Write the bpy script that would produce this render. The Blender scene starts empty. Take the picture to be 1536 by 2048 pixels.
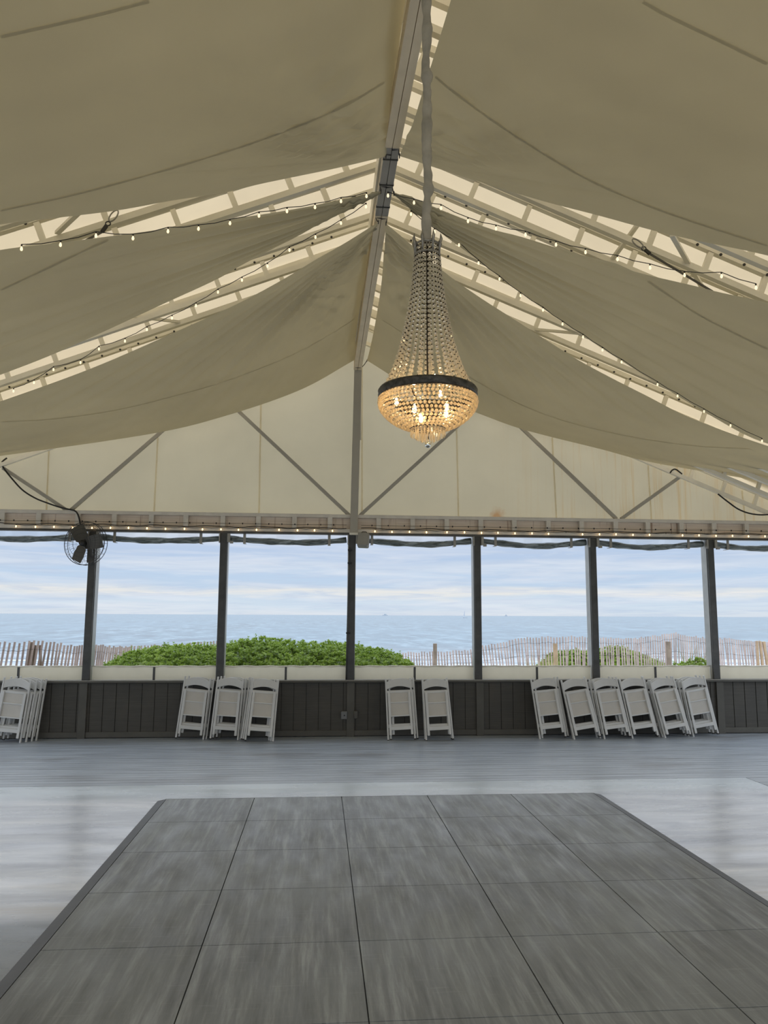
import bpy, bmesh, math, random
from mathutils import Vector as V, Matrix, noise as mnoise
from mathutils.bvhtree import BVHTree
random.seed(7)
SC = bpy.context.scene
COL = SC.collection

# ------------------------------------------------------------------ camera
FPX, EYE = 1538.0, 1.9
_p, _t, _r = [math.radians(a) for a in (4.72, 7.65, 0.28)]
FW = V((math.sin(_p)*math.cos(_t), math.cos(_p)*math.cos(_t), math.sin(_t)))
_rt = V((math.cos(_p), -math.sin(_p), 0)); _up = _rt.cross(FW)
RT = _rt*math.cos(_r) + _up*math.sin(_r); UP = _up*math.cos(_r) - _rt*math.sin(_r)
CAM = V((0, 0, EYE))
cd = bpy.data.cameras.new('camera'); cam = bpy.data.objects.new('camera', cd); COL.objects.link(cam)
M = Matrix.Identity(4)
for i in range(3):
    M[i][0], M[i][1], M[i][2], M[i][3] = RT[i], UP[i], -FW[i], CAM[i]
cam.matrix_world = M
cd.sensor_fit = 'HORIZONTAL'; cd.sensor_width = 36.0; cd.lens = FPX/1536*36.0
cd.clip_start = 0.05; cd.clip_end = 100000
SC.camera = cam
SC.cycles.max_bounces = 7; SC.cycles.transmission_bounces = 6; SC.cycles.glossy_bounces = 3; SC.cycles.transparent_max_bounces = 6
SC.view_settings.view_transform = 'Standard'; SC.view_settings.look = 'None'
SC.view_settings.gamma = 1.0; SC.view_settings.exposure = 0.0; SC.view_settings.use_curve_mapping = False

def ray(x, y): return RT*((x-768)/FPX) + UP*((1024-y)/FPX) + FW
def onY(x, y, Y): d = ray(x, y); return CAM + d*(Y/d.y)
def onX(x, y, X): d = ray(x, y); return CAM + d*(X/d.x)
def onZ(x, y, Z): d = ray(x, y); return CAM + d*((Z-EYE)/d.z)
XR = 0.575
def lin(x, y, z0=5.95, m=.33):            # point on the plane the ceiling drapes hang in
    d = ray(x, y); s = 1 if x > 762 else -1
    return CAM + d*((z0 + m*s*XR - EYE)/(d.z + m*s*d.x))

# ------------------------------------------------------------------ materials
def mat(name):
    m = bpy.data.materials.new(name); m.use_nodes = True
    nt = m.node_tree; nt.nodes.clear()
    return m, nt, nt.nodes, nt.links
def coords(nt, scale=(1, 1, 1), rot=(0, 0, 0)):
    N, L = nt.nodes, nt.links
    tc = N.new('ShaderNodeTexCoord'); mp = N.new('ShaderNodeMapping')
    mp.inputs['Scale'].default_value = scale; mp.inputs['Rotation'].default_value = rot
    L.new(tc.outputs['Object'], mp.inputs['Vector']); return mp.outputs['Vector']
def noise(nt, vec, scale, detail=4, rough=.55, dist=0):
    n = nt.nodes.new('ShaderNodeTexNoise'); n.inputs['Scale'].default_value = scale
    n.inputs['Detail'].default_value = detail; n.inputs['Roughness'].default_value = rough
    n.inputs['Distortion'].default_value = dist
    nt.links.new(vec, n.inputs['Vector']); return n.outputs['Fac']
def ramp(nt, fac, stops):
    r = nt.nodes.new('ShaderNodeValToRGB'); e = r.color_ramp.elements
    while len(e) < len(stops): e.new(0.5)
    for i, (p, c) in enumerate(stops):
        e[i].position = p; e[i].color = (*c, 1) if len(c) == 3 else c
    nt.links.new(fac, r.inputs['Fac']); return r.outputs['Color']
def mixc(nt, fac, a, b, blend='MIX'):
    m = nt.nodes.new('ShaderNodeMix'); m.data_type = 'RGBA'; m.blend_type = blend
    for s, v in ((0, fac), (6, a), (7, b)):
        if hasattr(v, 'links'): nt.links.new(v, m.inputs[s])
        else: m.inputs[s].default_value = v if s == 0 else (*v, 1)
    return m.outputs[2]
def mathn(nt, op, a, b=0.0):
    m = nt.nodes.new('ShaderNodeMath'); m.operation = op
    for i, v in enumerate((a, b)):
        if hasattr(v, 'links'): nt.links.new(v, m.inputs[i])
        else: m.inputs[i].default_value = v
    return m.outputs[0]
def bump(nt, h, strength=.3, dist=.01):
    b = nt.nodes.new('ShaderNodeBump'); b.inputs['Strength'].default_value = strength
    b.inputs['Distance'].default_value = dist; nt.links.new(h, b.inputs['Height']); return b.outputs['Normal']
def out(nt, sh):
    o = nt.nodes.new('ShaderNodeOutputMaterial'); nt.links.new(sh, o.inputs['Surface'])
def principled(nt, color, rough=.5, metal=0, normal=None, **kw):
    b = nt.nodes.new('ShaderNodeBsdfPrincipled')
    if hasattr(color, 'links'): nt.links.new(color, b.inputs['Base Color'])
    else: b.inputs['Base Color'].default_value = (*color, 1)
    if hasattr(rough, 'links'): nt.links.new(rough, b.inputs['Roughness'])
    else: b.inputs['Roughness'].default_value = rough
    b.inputs['Metallic'].default_value = metal
    if normal is not None: nt.links.new(normal, b.inputs['Normal'])
    for k, v in kw.items(): b.inputs[k.replace('_', ' ')].default_value = v
    return b.outputs[0]
def simple(name, c, rough=.5, metal=0, var=.12, scale=8, bmp=.0, **kw):
    m, nt, N, L = mat(name)
    f = noise(nt, coords(nt), scale)
    col = ramp(nt, f, [(.3, [x*(1-var) for x in c]), (.7, [min(1, x*(1+var)) for x in c])])
    nrm = bump(nt, noise(nt, coords(nt), scale*6), bmp, .004) if bmp else None
    out(nt, principled(nt, col, rough, metal, nrm, **kw)); return m
def fabric(name, diff, trans, scale=3, var=.05, stain=None, gloss=0.0, wrinkle=0.0):
    m, nt, N, L = mat(name)
    f = noise(nt, coords(nt), scale)
    dc = ramp(nt, f, [(.3, [x*(1-var) for x in diff]), (.7, [x*(1+var) for x in diff])])
    tc = ramp(nt, f, [(.3, [x*(1-var) for x in trans]), (.7, [x*(1+var) for x in trans])])
    if stain: dc, tc = stain(nt, dc), stain(nt, tc)
    d = N.new('ShaderNodeBsdfDiffuse'); t = N.new('ShaderNodeBsdfTranslucent'); a = N.new('ShaderNodeAddShader')
    L.new(dc, d.inputs['Color']); L.new(tc, t.inputs['Color'])
    if wrinkle:
        nb = bump(nt, noise(nt, coords(nt), 1.6, 3), wrinkle, .05)
        L.new(nb, d.inputs['Normal']); L.new(nb, t.inputs['Normal'])
    L.new(d.outputs[0], a.inputs[0]); L.new(t.outputs[0], a.inputs[1]); out(nt, a.outputs[0]); return m
def emit(name, c, s):
    m, nt, N, L = mat(name); e = N.new('ShaderNodeEmission')
    e.inputs['Color'].default_value = (*c, 1); e.inputs['Strength'].default_value = s; out(nt, e.outputs[0]); return m

MT = {}
MT['roof'] = fabric('roof_vinyl', (.25, .235, .19), (.405, .315, .197), 1.2, .05)
def rust(nt, col):
    tc = nt.nodes.new('ShaderNodeTexCoord'); sp = nt.nodes.new('ShaderNodeSeparateXYZ')
    nt.links.new(tc.outputs['Object'], sp.inputs[0])
    n = noise(nt, coords(nt, (5.5, 1, .16)), 2.2, 5, .7)
    n = ramp(nt, n, [(.50, (0, 0, 0)), (.66, (1, 1, 1))])
    g = nt.nodes.new('ShaderNodeMapRange'); nt.links.new(sp.outputs[0], g.inputs[0])
    g.inputs[1].default_value = 2.9; g.inputs[2].default_value = 4.6
    f = mathn(nt, 'MULTIPLY', mathn(nt, 'MULTIPLY', n, g.outputs[0]), .42)
    col = mixc(nt, f, col, (.26, .15, .04))
    # one round rust blot just above the header
    vx = mathn(nt, 'MULTIPLY', mathn(nt, 'SUBTRACT', sp.outputs[0], 2.98), 5.5)
    vz = mathn(nt, 'MULTIPLY', mathn(nt, 'SUBTRACT', sp.outputs[2], 3.58), 4.5)
    d = mathn(nt, 'SQRT', mathn(nt, 'ADD', mathn(nt, 'POWER', mathn(nt, 'ABSOLUTE', vx), 2), mathn(nt, 'POWER', mathn(nt, 'ABSOLUTE', vz), 2)))
    d = mathn(nt, 'ADD', d, mathn(nt, 'MULTIPLY', mathn(nt, 'SUBTRACT', noise(nt, coords(nt), 9, 4), .5), 1.2))
    bl = ramp(nt, d, [(.1, (.7, .7, .7)), (.8, (0, 0, 0))])
    return mixc(nt, bl, col, (.22, .10, .03))
MT['gable'] = fabric('gable_vinyl', (.34, .315, .255), (.27, .23, .152), 1.0, .05, stain=rust)
MT['drape'] = fabric('drape_cloth', (.30, .285, .225), (.235, .22, .158), .7, .06, wrinkle=.25)
MT['seam'] = fabric('drape_seam_cloth', (.24, .225, .175), (.42, .40, .34), 3, .05)
MT['added_wall'] = simple('added_wall_vinyl', (.42, .40, .33), .6, 0, .05, 2)
MT['panel'] = fabric('windbreak_vinyl', (.40, .38, .315), (.27, .25, .195), 2, .05)
MT['panel_seam'] = fabric('vinyl_weld_seam', (.12, .11, .09), (.80, .77, .70), 2, .05)
MT['white'] = simple('white_painted_steel', (.82, .79, .69), .45, 0, .06, 3)
MT['brace'] = simple('grey_gable_steel', (.40, .375, .32), .5, 0, .06, 3)
MT['beam'] = simple('aged_cream_beam', (.74, .63, .46), .6, 0, .08, 3)
MT['ridge'] = simple('greyed_ridge_steel', (.30, .285, .26), .45, 0, .1, 3)
MT['header'] = simple('header_white_paint', (.66, .62, .55), .5, 0, .1, 5)
def board_mat():
    m, nt, N, L = mat('header_board')
    n = noise(nt, coords(nt, (.6, 1, 14)), 3, 5)
    c = ramp(nt, n, [(.35, (.70, .58, .47)), (.65, (.80, .70, .58))])
    n2 = noise(nt, coords(nt, (9, 1, .5)), 2, 4)
    c = mixc(nt, ramp(nt, n2, [(.58, (0, 0, 0)), (.72, (.7, .7, .7))]), c, (.22, .09, .03))
    out(nt, principled(nt, c, .6)); return m
MT['board'] = board_mat()
MT['post'] = simple('dark_post_paint', (.058, .059, .056), .42, 0, .35, 5)
MT['jamb'] = simple('aluminium_jamb', (.36, .36, .34), .4, .3, .1, 6)
MT['knee'] = None
def knee():
    m, nt, N, L = mat('olive_grey_boards')
    n = noise(nt, coords(nt, (1.2, 1, .8)), 2.0, 5)
    c = ramp(nt, n, [(.3, (.052, .048, .040)), (.6, (.068, .062, .050)), (.8, (.094, .073, .052))])
    n2 = noise(nt, coords(nt, (1, 1, 60)), 3, 3)
    c = mixc(nt, .25, c, ramp(nt, n2, [(.4, (.03, .028, .022)), (.6, (.09, .085, .07))]))
    out(nt, principled(nt, c, .6, 0, bump(nt, n2, .12, .003))); return m
MT['knee'] = knee()
MT['trimdark'] = simple('olive_grey_trim', (.085, .08, .066), .55, 0, .15, 4)
MT['capl'] = simple('pale_cap_edge', (.36, .34, .29), .5, 0, .08, 4)
def deckm():
    m, nt, N, L = mat('grey_deck_boards')
    n = noise(nt, coords(nt, (.25, 3.2, 1)), 3, 6, .65)
    c = ramp(nt, n, [(.28, (.20, .225, .255)), (.5, (.33, .37, .42)), (.72, (.47, .52, .58))])
    n3 = noise(nt, coords(nt, (.5, 1.3, 1)), 1.1, 4)
    c = mixc(nt, ramp(nt, n3, [(.56, (0, 0, 0)), (.7, (.55, .55, .55))]), c, (.14, .13, .125))
    r = ramp(nt, noise(nt, coords(nt, (1, 6, 1)), 4), [(.3, (.28,)*3), (.7, (.42,)*3)])
    out(nt, principled(nt, c, r, 0, bump(nt, noise(nt, coords(nt, (1, 30, 1)), 5), .1, .002), Specular_IOR_Level=.95)); return m
MT['deck'] = deckm()
def concm():
    m, nt, N, L = mat('worn_painted_concrete')
    v = coords(nt, (.35, 1.5, 1))
    n = noise(nt, v, 1.5, 8, .68, .6)
    c = ramp(nt, n, [(.30, (.29, .31, .37)), (.44, (.47, .50, .57)), (.55, (.62, .66, .73)), (.70, (.86, .88, .93))])
    # a bare pale strip where the paint stops
    tc = N.new('ShaderNodeTexCoord'); sp = N.new('ShaderNodeSeparateXYZ'); L.new(tc.outputs['Object'], sp.inputs[0])
    yy = mathn(nt, 'ADD', sp.outputs[1], mathn(nt, 'MULTIPLY', mathn(nt, 'SUBTRACT', noise(nt, coords(nt, (.6, 2, 1)), 2.5, 5), .5), .22))
    mr = N.new('ShaderNodeMapRange'); L.new(yy, mr.inputs[0])
    mr.inputs[1].default_value = 5.15; mr.inputs[2].default_value = 5.35
    c = mixc(nt, mr.outputs[0], ramp(nt, n, [(.3, (.12, .135, .138)), (.7, (.21, .225, .225))]), c)
    n4 = noise(nt, coords(nt, (.15, 8, 1)), 2.2, 3)
    band = ramp(nt, mathn(nt, 'ABSOLUTE', mathn(nt, 'SUBTRACT', yy, 5.42)), [(.0, (1, 1, 1)), (.16, (0, 0, 0))])
    c = mixc(nt, mathn(nt, 'MULTIPLY', band, ramp(nt, n4, [(.35, (.2,)*3), (.65, (.8,)*3)])), c, (.50, .46, .42))
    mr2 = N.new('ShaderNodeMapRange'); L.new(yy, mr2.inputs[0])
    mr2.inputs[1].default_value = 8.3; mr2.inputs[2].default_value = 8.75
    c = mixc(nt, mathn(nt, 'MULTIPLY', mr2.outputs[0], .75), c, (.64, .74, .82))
    r = ramp(nt, noise(nt, v, 2.3, 5), [(.3, (.20,)*3), (.7, (.34,)*3)])
    out(nt, principled(nt, c, r, 0, bump(nt, noise(nt, coords(nt), 30, 3), .06, .003), Specular_IOR_Level=1.0)); return m
MT['concrete'] = concm()
def dancem():
    m, nt, N, L = mat('grey_woodgrain_vinyl')
    n = noise(nt, coords(nt, (7, .5, 1)), 2.2, 7, .68)
    c = ramp(nt, n, [(.30, (.105, .112, .115)), (.5, (.175, .188, .192)), (.70, (.34, .365, .375))])
    n2 = noise(nt, coords(nt, (.9, .7, 1)), 1.3, 5, .6)
    oi = N.new('ShaderNodeObjectInfo'); c = mixc(nt, mathn(nt, 'MULTIPLY', oi.outputs['Random'], .22), c, (.115, .115, .105))
    c = mixc(nt, ramp(nt, n2, [(.42, (0, 0, 0)), (.72, (.55, .55, .55))]), c, (.26, .285, .285))
    n3 = noise(nt, coords(nt, (1, 14, 1)), 3, 4, .6)
    c = mixc(nt, ramp(nt, n3, [(.60, (0, 0, 0)), (.8, (.35, .35, .35))]), c, (.40, .42, .43))
    r = ramp(nt, noise(nt, coords(nt, (3, 1, 1)), 2), [(.3, (.38,)*3), (.7, (.55,)*3)])
    out(nt, principled(nt, c, r, 0, bump(nt, n, .05, .002), Specular_IOR_Level=.6)); return m
MT['dance'] = dancem()
MT['edging'] = simple('dark_edging', (.075, .078, .08), .5, 0, .3, 2)
MT['resin'] = simple('white_resin', (.62, .62, .60), .42, 0, .04, 6)
MT['seatpad'] = simple('ivory_seat_vinyl', (.56, .53, .475), .5, 0, .05, 6)
MT['foot'] = simple('dark_rubber', (.02, .02, .02), .7)
MT['fanblade'] = simple('fan_blade_metal', (.085, .08, .068), .5, 0, .15, 8)
MT['black'] = simple('black_plastic', (.012, .012, .012), .5)
MT['wire'] = simple('dark_wire', (.05, .05, .052), .4, .6)
MT['boxgrey'] = simple('grey_box_paint', (.30, .295, .27), .5, 0, .06, 6)
MT['outlet'] = simple('grey_outlet_metal', (.16, .16, .155), .45, .3, .1, 9)
MT['cable'] = simple('black_cable', (.01, .01, .011), .5)
MT['bracket'] = simple('galvanised_bracket', (.30, .295, .27), .45, .3, .15, 7)
MT['wood_fence'] = simple('weathered_picket', (.50, .41, .38), .8, 0, .3, 3)
MT['wood_post'] = simple('weathered_fence_post', (.26, .21, .165), .85, 0, .3, 4)
MT['wood_tan'] = simple('tan_fence_post', (.46, .34, .22), .85, 0, .2, 4)
MT['stem'] = simple('brown_stem', (.10, .07, .04), .8)
MT['tuft'] = simple('dry_beach_grass', (.48, .44, .22), .7, 0, .25, 6)
MT['sail'] = simple('grey_sailcloth', (.60, .63, .68), .8, 0, .03, 1)
MT['hull'] = simple('hazy_hull', (.48, .53, .58), .7, 0, .05, 1)
def leafm(name, a, b, c3):
    m, nt, N, L = mat(name)
    f = noise(nt, coords(nt), 2.3, 4, .6)
    c = ramp(nt, f, [(.3, a), (.55, b), (.75, c3)])
    f2 = noise(nt, coords(nt), 24, 2)
    c = mixc(nt, .45, c, ramp(nt, f2, [(.35, a), (.7, c3)]))
    t = N.new('ShaderNodeBsdfTranslucent'); L.new(c, t.inputs['Color'])
    mx = N.new('ShaderNodeMixShader'); mx.inputs[0].default_value = .3
    L.new(principled(nt, c, .42), mx.inputs[1]); L.new(t.outputs[0], mx.inputs[2]); out(nt, mx.outputs[0]); return m
MT['leaf'] = leafm('glossy_shrub_leaf', (.12, .21, .02), (.27, .40, .05), (.50, .62, .12))
MT['leaf2'] = leafm('olive_shrub_leaf', (.09, .13, .03), (.16, .21, .05), (.30, .32, .09))
def sandm():
    m, nt, N, L = mat('pale_sand')
    n = noise(nt, coords(nt), 1.5, 6)
    out(nt, principled(nt, ramp(nt, n, [(.3, (.42, .37, .30)), (.7, (.56, .51, .43))]), .9, 0, bump(nt, n, .3, .05))); return m
MT['sand'] = sandm()
def seam_():
    m, nt, N, L = mat('sea_water')
    tc = N.new('ShaderNodeTexCoord'); sp = N.new('ShaderNodeSeparateXYZ'); L.new(tc.outputs['Object'], sp.inputs[0])
    n1 = noise(nt, coords(nt, (.30, .075, 1)), 1.0, 9, .68, .3)
    n2 = noise(nt, coords(nt, (.02, .006, 1)), 1.0, 6, .62)
    h = mathn(nt, 'ADD', n1, n2)
    c = ramp(nt, n1, [(.36, (.012, .05, .085)), (.5, (.05, .12, .165)), (.63, (.20, .31, .37))])
    c = mixc(nt, ramp(nt, n2, [(.40, (0, 0, 0)), (.64, (.55,)*3)]), c, (.08, .17, .23))
    # white water close to the beach
    mr = N.new('ShaderNodeMapRange'); L.new(sp.outputs[1], mr.inputs[0])
    mr.inputs[1].default_value = 125; mr.inputs[2].default_value = 60
    foam = noise(nt, coords(nt, (.05, .42, 1)), 1.2, 6, .65, .5)
    ff = ramp(nt, mathn(nt, 'ADD', foam, mathn(nt, 'MULTIPLY', mr.outputs[0], .20)), [(.56, (0, 0, 0)), (.74, (1, 1, 1))])
    ff = mathn(nt, 'MULTIPLY', ff, mathn(nt, 'MULTIPLY', mr.outputs[0], .95))
    c = mixc(nt, ff, c, (.74, .77, .80))
    b = bump(nt, h, .5, .4)
    out(nt, principled(nt, c, .28, 0, b)); return m
MT['sea'] = seam_()
def crystalm(nm, fac, tr, df):
    m, nt, N, L = mat(nm)
    g = N.new('ShaderNodeBsdfGlass'); g.inputs['IOR'].default_value = 1.5; g.inputs['Roughness'].default_value = .02
    g.inputs['Color'].default_value = (.98, .95, .88, 1)
    d = N.new('ShaderNodeBsdfTranslucent'); d.inputs['Color'].default_value = tr
    d2 = N.new('ShaderNodeBsdfDiffuse'); d2.inputs['Color'].default_value = df
    a = N.new('ShaderNodeAddShader'); L.new(d.outputs[0], a.inputs[0]); L.new(d2.outputs[0], a.inputs[1])
    mx = N.new('ShaderNodeMixShader'); mx.inputs[0].default_value = fac
    L.new(g.outputs[0], mx.inputs[1]); L.new(a.outputs[0], mx.inputs[2]); out(nt, mx.outputs[0]); return m
MT['crystal'] = crystalm('cut_crystal', .27, (.95, .80, .56, 1), (.65, .56, .42, 1))
MT['crystal2'] = crystalm('clear_crystal', .34, (.46, .43, .37, 1), (.46, .44, .38, 1))
MT['pin'] = simple('dark_pin', (.05, .04, .03), .4, .7)
MT['brass'] = simple('antique_metal_band', (.075, .072, .066), .4, .75, .5, 40, .6)
MT['crown'] = simple('silvered_crown', (.30, .285, .25), .4, .6, .3, 40, .4)
def chrome():
    m, nt, N, L = mat('mirror_ball'); out(nt, principled(nt, (.75, .78, .78), .08, 1.0)); return m
MT['chrome'] = chrome()
MT['sleeve'] = fabric('chain_sleeve_cloth', (.36, .335, .28), (.12, .112, .09), 9, .2, wrinkle=.6)
MT['glow'] = emit('warm_bulb_glow', (1.0, .62, .26), 9.0)
MT['glowdim'] = emit('warm_bulb_dim', (1.0, .80, .50), 1.5)
MT['glowchan'] = emit('chandelier_bulb_glow', (1.0, .70, .36), 80.0)
def clearm():
    m, nt, N, L = mat('rolled_clear_vinyl')
    n = noise(nt, coords(nt, (1.0, 9, 9)), 2.4, 5, .6, 1.4)
    c = ramp(nt, n, [(.38, (.06, .08, .08)), (.54, (.20, .24, .245)), (.66, (.60, .68, .70))])  # dark reflections and white highlights of the clear roll put into its colour
    p = principled(nt, c, .12, 0, bump(nt, n, .8, .03))
    t = N.new('ShaderNodeBsdfTransparent'); t.inputs['Color'].default_value = (.82, .88, .87, 1)
    mx = N.new('ShaderNodeMixShader')
    L.new(ramp(nt, n, [(.5, (.95,)*3), (.72, (.35,)*3)]), mx.inputs[0])
    L.new(t.outputs[0], mx.inputs[1]); L.new(p, mx.inputs[2]); out(nt, mx.outputs[0]); return m
MT['clear'] = clearm()
def filmm():
    m, nt, N, L = mat('clear_vinyl_film')
    t = N.new('ShaderNodeBsdfTransparent'); t.inputs['Color'].default_value = (.93, .95, .95, 1)
    g = N.new('ShaderNodeBsdfGlossy'); g.inputs['Roughness'].default_value = .12
    mx = N.new('ShaderNodeMixShader'); mx.inputs[0].default_value = .12
    L.new(t.outputs[0], mx.inputs[1]); L.new(g.outputs[0], mx.inputs[2]); out(nt, mx.outputs[0]); return m
MT['film'] = filmm()

# ------------------------------------------------------------------ mesh builder
class MB:
    def __init__(s): s.v, s.f, s.mi = [], [], []
    def add(s, vs, fs, mi=0):
        o = len(s.v); s.v += [V(p) for p in vs]; s.f += [[i+o for i in f] for f in fs]; s.mi += [mi]*len(fs)
    def box(s, x0, x1, y0, y1, z0, z1, mi=0, mtx=None):
        vs = [V((x, y, z)) for x in (x0, x1) for y in (y0, y1) for z in (z0, z1)]
        if mtx is not None: vs = [mtx @ p for p in vs]
        s.add(vs, [(0, 1, 3, 2), (4, 6, 7, 5), (0, 4, 5, 1), (2, 3, 7, 6), (0, 2, 6, 4), (1, 5, 7, 3)], mi)
    def bar(s, p0, p1, w, h, up=(0, 1, 0), mi=0, w1=None, h1=None):
        p0, p1 = V(p0), V(p1); d = (p1-p0).normalized(); a = d.cross(V(up))
        if a.length < 1e-5: a = d.cross(V((1, 0, 0)))
        a.normalize(); b = a.cross(d)
        w1 = w if w1 is None else w1; h1 = h if h1 is None else h1
        vs = [p+a*(i*ww/2)+b*(j*hh/2) for p, ww, hh in ((p0, w, h), (p1, w1, h1)) for i, j in ((-1, -1), (1, -1), (1, 1), (-1, 1))]
        s.add(vs, [(3, 2, 1, 0), (4, 5, 6, 7), (0, 1, 5, 4), (1, 2, 6, 5), (2, 3, 7, 6), (3, 0, 4, 7)], mi)
    def tube(s, pts, r, n=8, mi=0, caps=True):
        pts = [V(p) for p in pts]; rs = r if isinstance(r, (list, tuple)) else [r]*len(pts)
        rings = []; a = None
        for i, p in enumerate(pts):
            d = (pts[min(i+1, len(pts)-1)]-pts[max(i-1, 0)]).normalized()
            if a is None: a = d.cross(V((0.13, .9, .4)))
            a = (a - d*a.dot(d)).normalized(); b = d.cross(a)
            rings.append([p+(a*math.cos(2*math.pi*k/n)+b*math.sin(2*math.pi*k/n))*rs[i] for k in range(n)])
        vs = [q for r_ in rings for q in r_]; fs = []
        for i in range(len(pts)-1):
            for k in range(n):
                fs.append((i*n+k, i*n+(k+1) % n, (i+1)*n+(k+1) % n, (i+1)*n+k))
        if caps: fs += [list(range(n))[::-1], [(len(pts)-1)*n+k for k in range(n)]]
        s.add(vs, fs, mi)
    def lathe(s, prof, c, n=24, mi=0, mtx=None):
        vs = []; fs = []
        for (r, z) in prof:
            for k in range(n):
                p = V((r*math.cos(2*math.pi*k/n), r*math.sin(2*math.pi*k/n), z))
                vs.append((mtx @ p if mtx is not None else p) + V(c))
        for i in range(len(prof)-1):
            for k in range(n): fs.append((i*n+k, i*n+(k+1) % n, (i+1)*n+(k+1) % n, (i+1)*n+k))
        s.add(vs, fs, mi)
    def gem(s, c, r, h, n=6, mi=0, rot=0.0):
        c = V(c); vs = [c+V((0, 0, h/2)), c-V((0, 0, h/2))]
        for zz, rr in ((h*.17, r), (-h*.17, r)):
            vs += [c+V((rr*math.cos(2*math.pi*k/n+rot), rr*math.sin(2*math.pi*k/n+rot), zz)) for k in range(n)]
        fs = []
        for k in range(n):
            k2 = (k+1) % n
            fs += [(0, 2+k, 2+k2), (2+k, 2+n+k, 2+n+k2, 2+k2), (1, 2+n+k2, 2+n+k)]
        s.add(vs, fs, mi)
    def build(s, name, m, parent=None, smooth=False, bevel=0.0):
        ms = m if isinstance(m, (list, tuple)) else [m]
        off = V((0, 0, 0)); q = parent
        while q is not None: off -= q.location; q = q.parent
        me = bpy.data.meshes.new(name)
        me.from_pydata([p+off for p in s.v], [], s.f)
        for k in ms: me.materials.append(k)
        for i, p in enumerate(me.polygons): p.material_index = s.mi[i]; p.use_smooth = smooth
        bm = bmesh.new(); bm.from_mesh(me); bmesh.ops.recalc_face_normals(bm, faces=bm.faces); bm.to_mesh(me); bm.free()
        me.update()
        o = bpy.data.objects.new(name, me); COL.objects.link(o)
        if parent is not None: o.parent = parent
        if bevel:
            md = o.modifiers.new('bevel', 'BEVEL'); md.width = bevel; md.segments = 2; md.limit_method = 'ANGLE'
        return o
PARENT_W = {}
def tag(o, label=None, cat=None, group=None, kind=None):
    for k, v in (('label', label), ('category', cat), ('group', group), ('kind', kind)):
        if v: o[k] = v
    return o
def thing(name, loc, label, cat, group=None, kind=None):
    o = bpy.data.objects.new(name, None); o.empty_display_size = .1; COL.objects.link(o); o.location = loc
    o.matrix_world = Matrix.Translation(V(loc))
    return tag(o, label, cat, group, kind)
def smoothline(pts, n):                  # Catmull-Rom through pts resampled to n points by arc length
    pts = [V(p) for p in pts]; P = [pts[0]*2-pts[1]]+pts+[pts[-1]*2-pts[-2]]; dense = []
    for i in range(1, len(P)-2):
        for k in range(12):
            t = k/12; a, b, c, d = P[i-1:i+3]
            dense.append(.5*((2*b)+(c-a)*t+(2*a-5*b+4*c-d)*t*t+(3*b-a-3*c+d)*t**3))
    dense.append(pts[-1])
    L = [0]
    for i in range(1, len(dense)): L.append(L[-1]+(dense[i]-dense[i-1]).length)
    res = []; j = 0
    for k in range(n):
        s = L[-1]*k/(n-1)
        while j < len(L)-2 and L[j+1] < s: j += 1
        u = (s-L[j])/max(1e-9, L[j+1]-L[j]); res.append(dense[j].lerp(dense[j+1], min(1, max(0, u))))
    return res
ORD = ['first', 'second', 'third', 'fourth', 'fifth', 'sixth', 'seventh', 'eighth', 'ninth', 'tenth', 'eleventh', 'twelfth',
       'thirteenth', 'fourteenth', 'fifteenth', 'sixteenth', 'seventeenth', 'eighteenth', 'nineteenth']

# ------------------------------------------------------------------ sky
w = bpy.data.worlds.new('overcast_sky'); SC.world = w; w.use_nodes = True
nt = w.node_tree; nt.nodes.clear(); N, L = nt.nodes, nt.links
tc = N.new('ShaderNodeTexCoord'); sp = N.new('ShaderNodeSeparateXYZ'); L.new(tc.outputs['Generated'], sp.inputs[0])
mp = N.new('ShaderNodeMapping'); mp.inputs['Scale'].default_value = (3.0, 3.0, 26); L.new(tc.outputs['Generated'], mp.inputs['Vector'])
n1 = noise(nt, mp.outputs['Vector'], 1.7, 6, .55, .3)
mp2 = N.new('ShaderNodeMapping'); mp2.inputs['Scale'].default_value = (2.2, 2.2, 30); mp2.inputs['Location'].default_value = (4.3, 1, 2)
L.new(tc.outputs['Generated'], mp2.inputs['Vector'])
n2 = noise(nt, mp2.outputs['Vector'], 2.6, 7, .6, .5)
el = mathn(nt, 'ADD', sp.outputs[2], mathn(nt, 'MULTIPLY', mathn(nt, 'SUBTRACT', n1, .5), .035))
mr = N.new('ShaderNodeMapRange'); L.new(el, mr.inputs[0]); mr.inputs[1].default_value = 0; mr.inputs[2].default_value = .125
base = ramp(nt, mr.outputs[0], [(.0, (.74, .80, .86)), (.10, (.67, .78, .88)), (.17, (.66, .77, .88)), (.225, (.88, .87, .83)), (.30, (.58, .71, .86)),
     (.40, (.56, .70, .87)), (.50, (.66, .75, .87)), (.60, (.52, .65, .84)), (.72, (.56, .67, .85)), (.80, (.71, .76, .88)), (.92, (.78, .81, .90)), (1.0, (.82, .84, .90))])
cl = ramp(nt, n2, [(.44, (0, 0, 0)), (.68, (.5,)*3)])
base = mixc(nt, 1.0, base, (.93, .94, .96), 'MULTIPLY')
n3 = noise(nt, mp2.outputs['Vector'], 5.2, 6, .62, .8)
base = mixc(nt, ramp(nt, n3, [(.45, (0, 0, 0)), (.62, (.55,)*3)]), base, (.52, .62, .78))
c = mixc(nt, cl, base, (.83, .86, .91))
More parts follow.
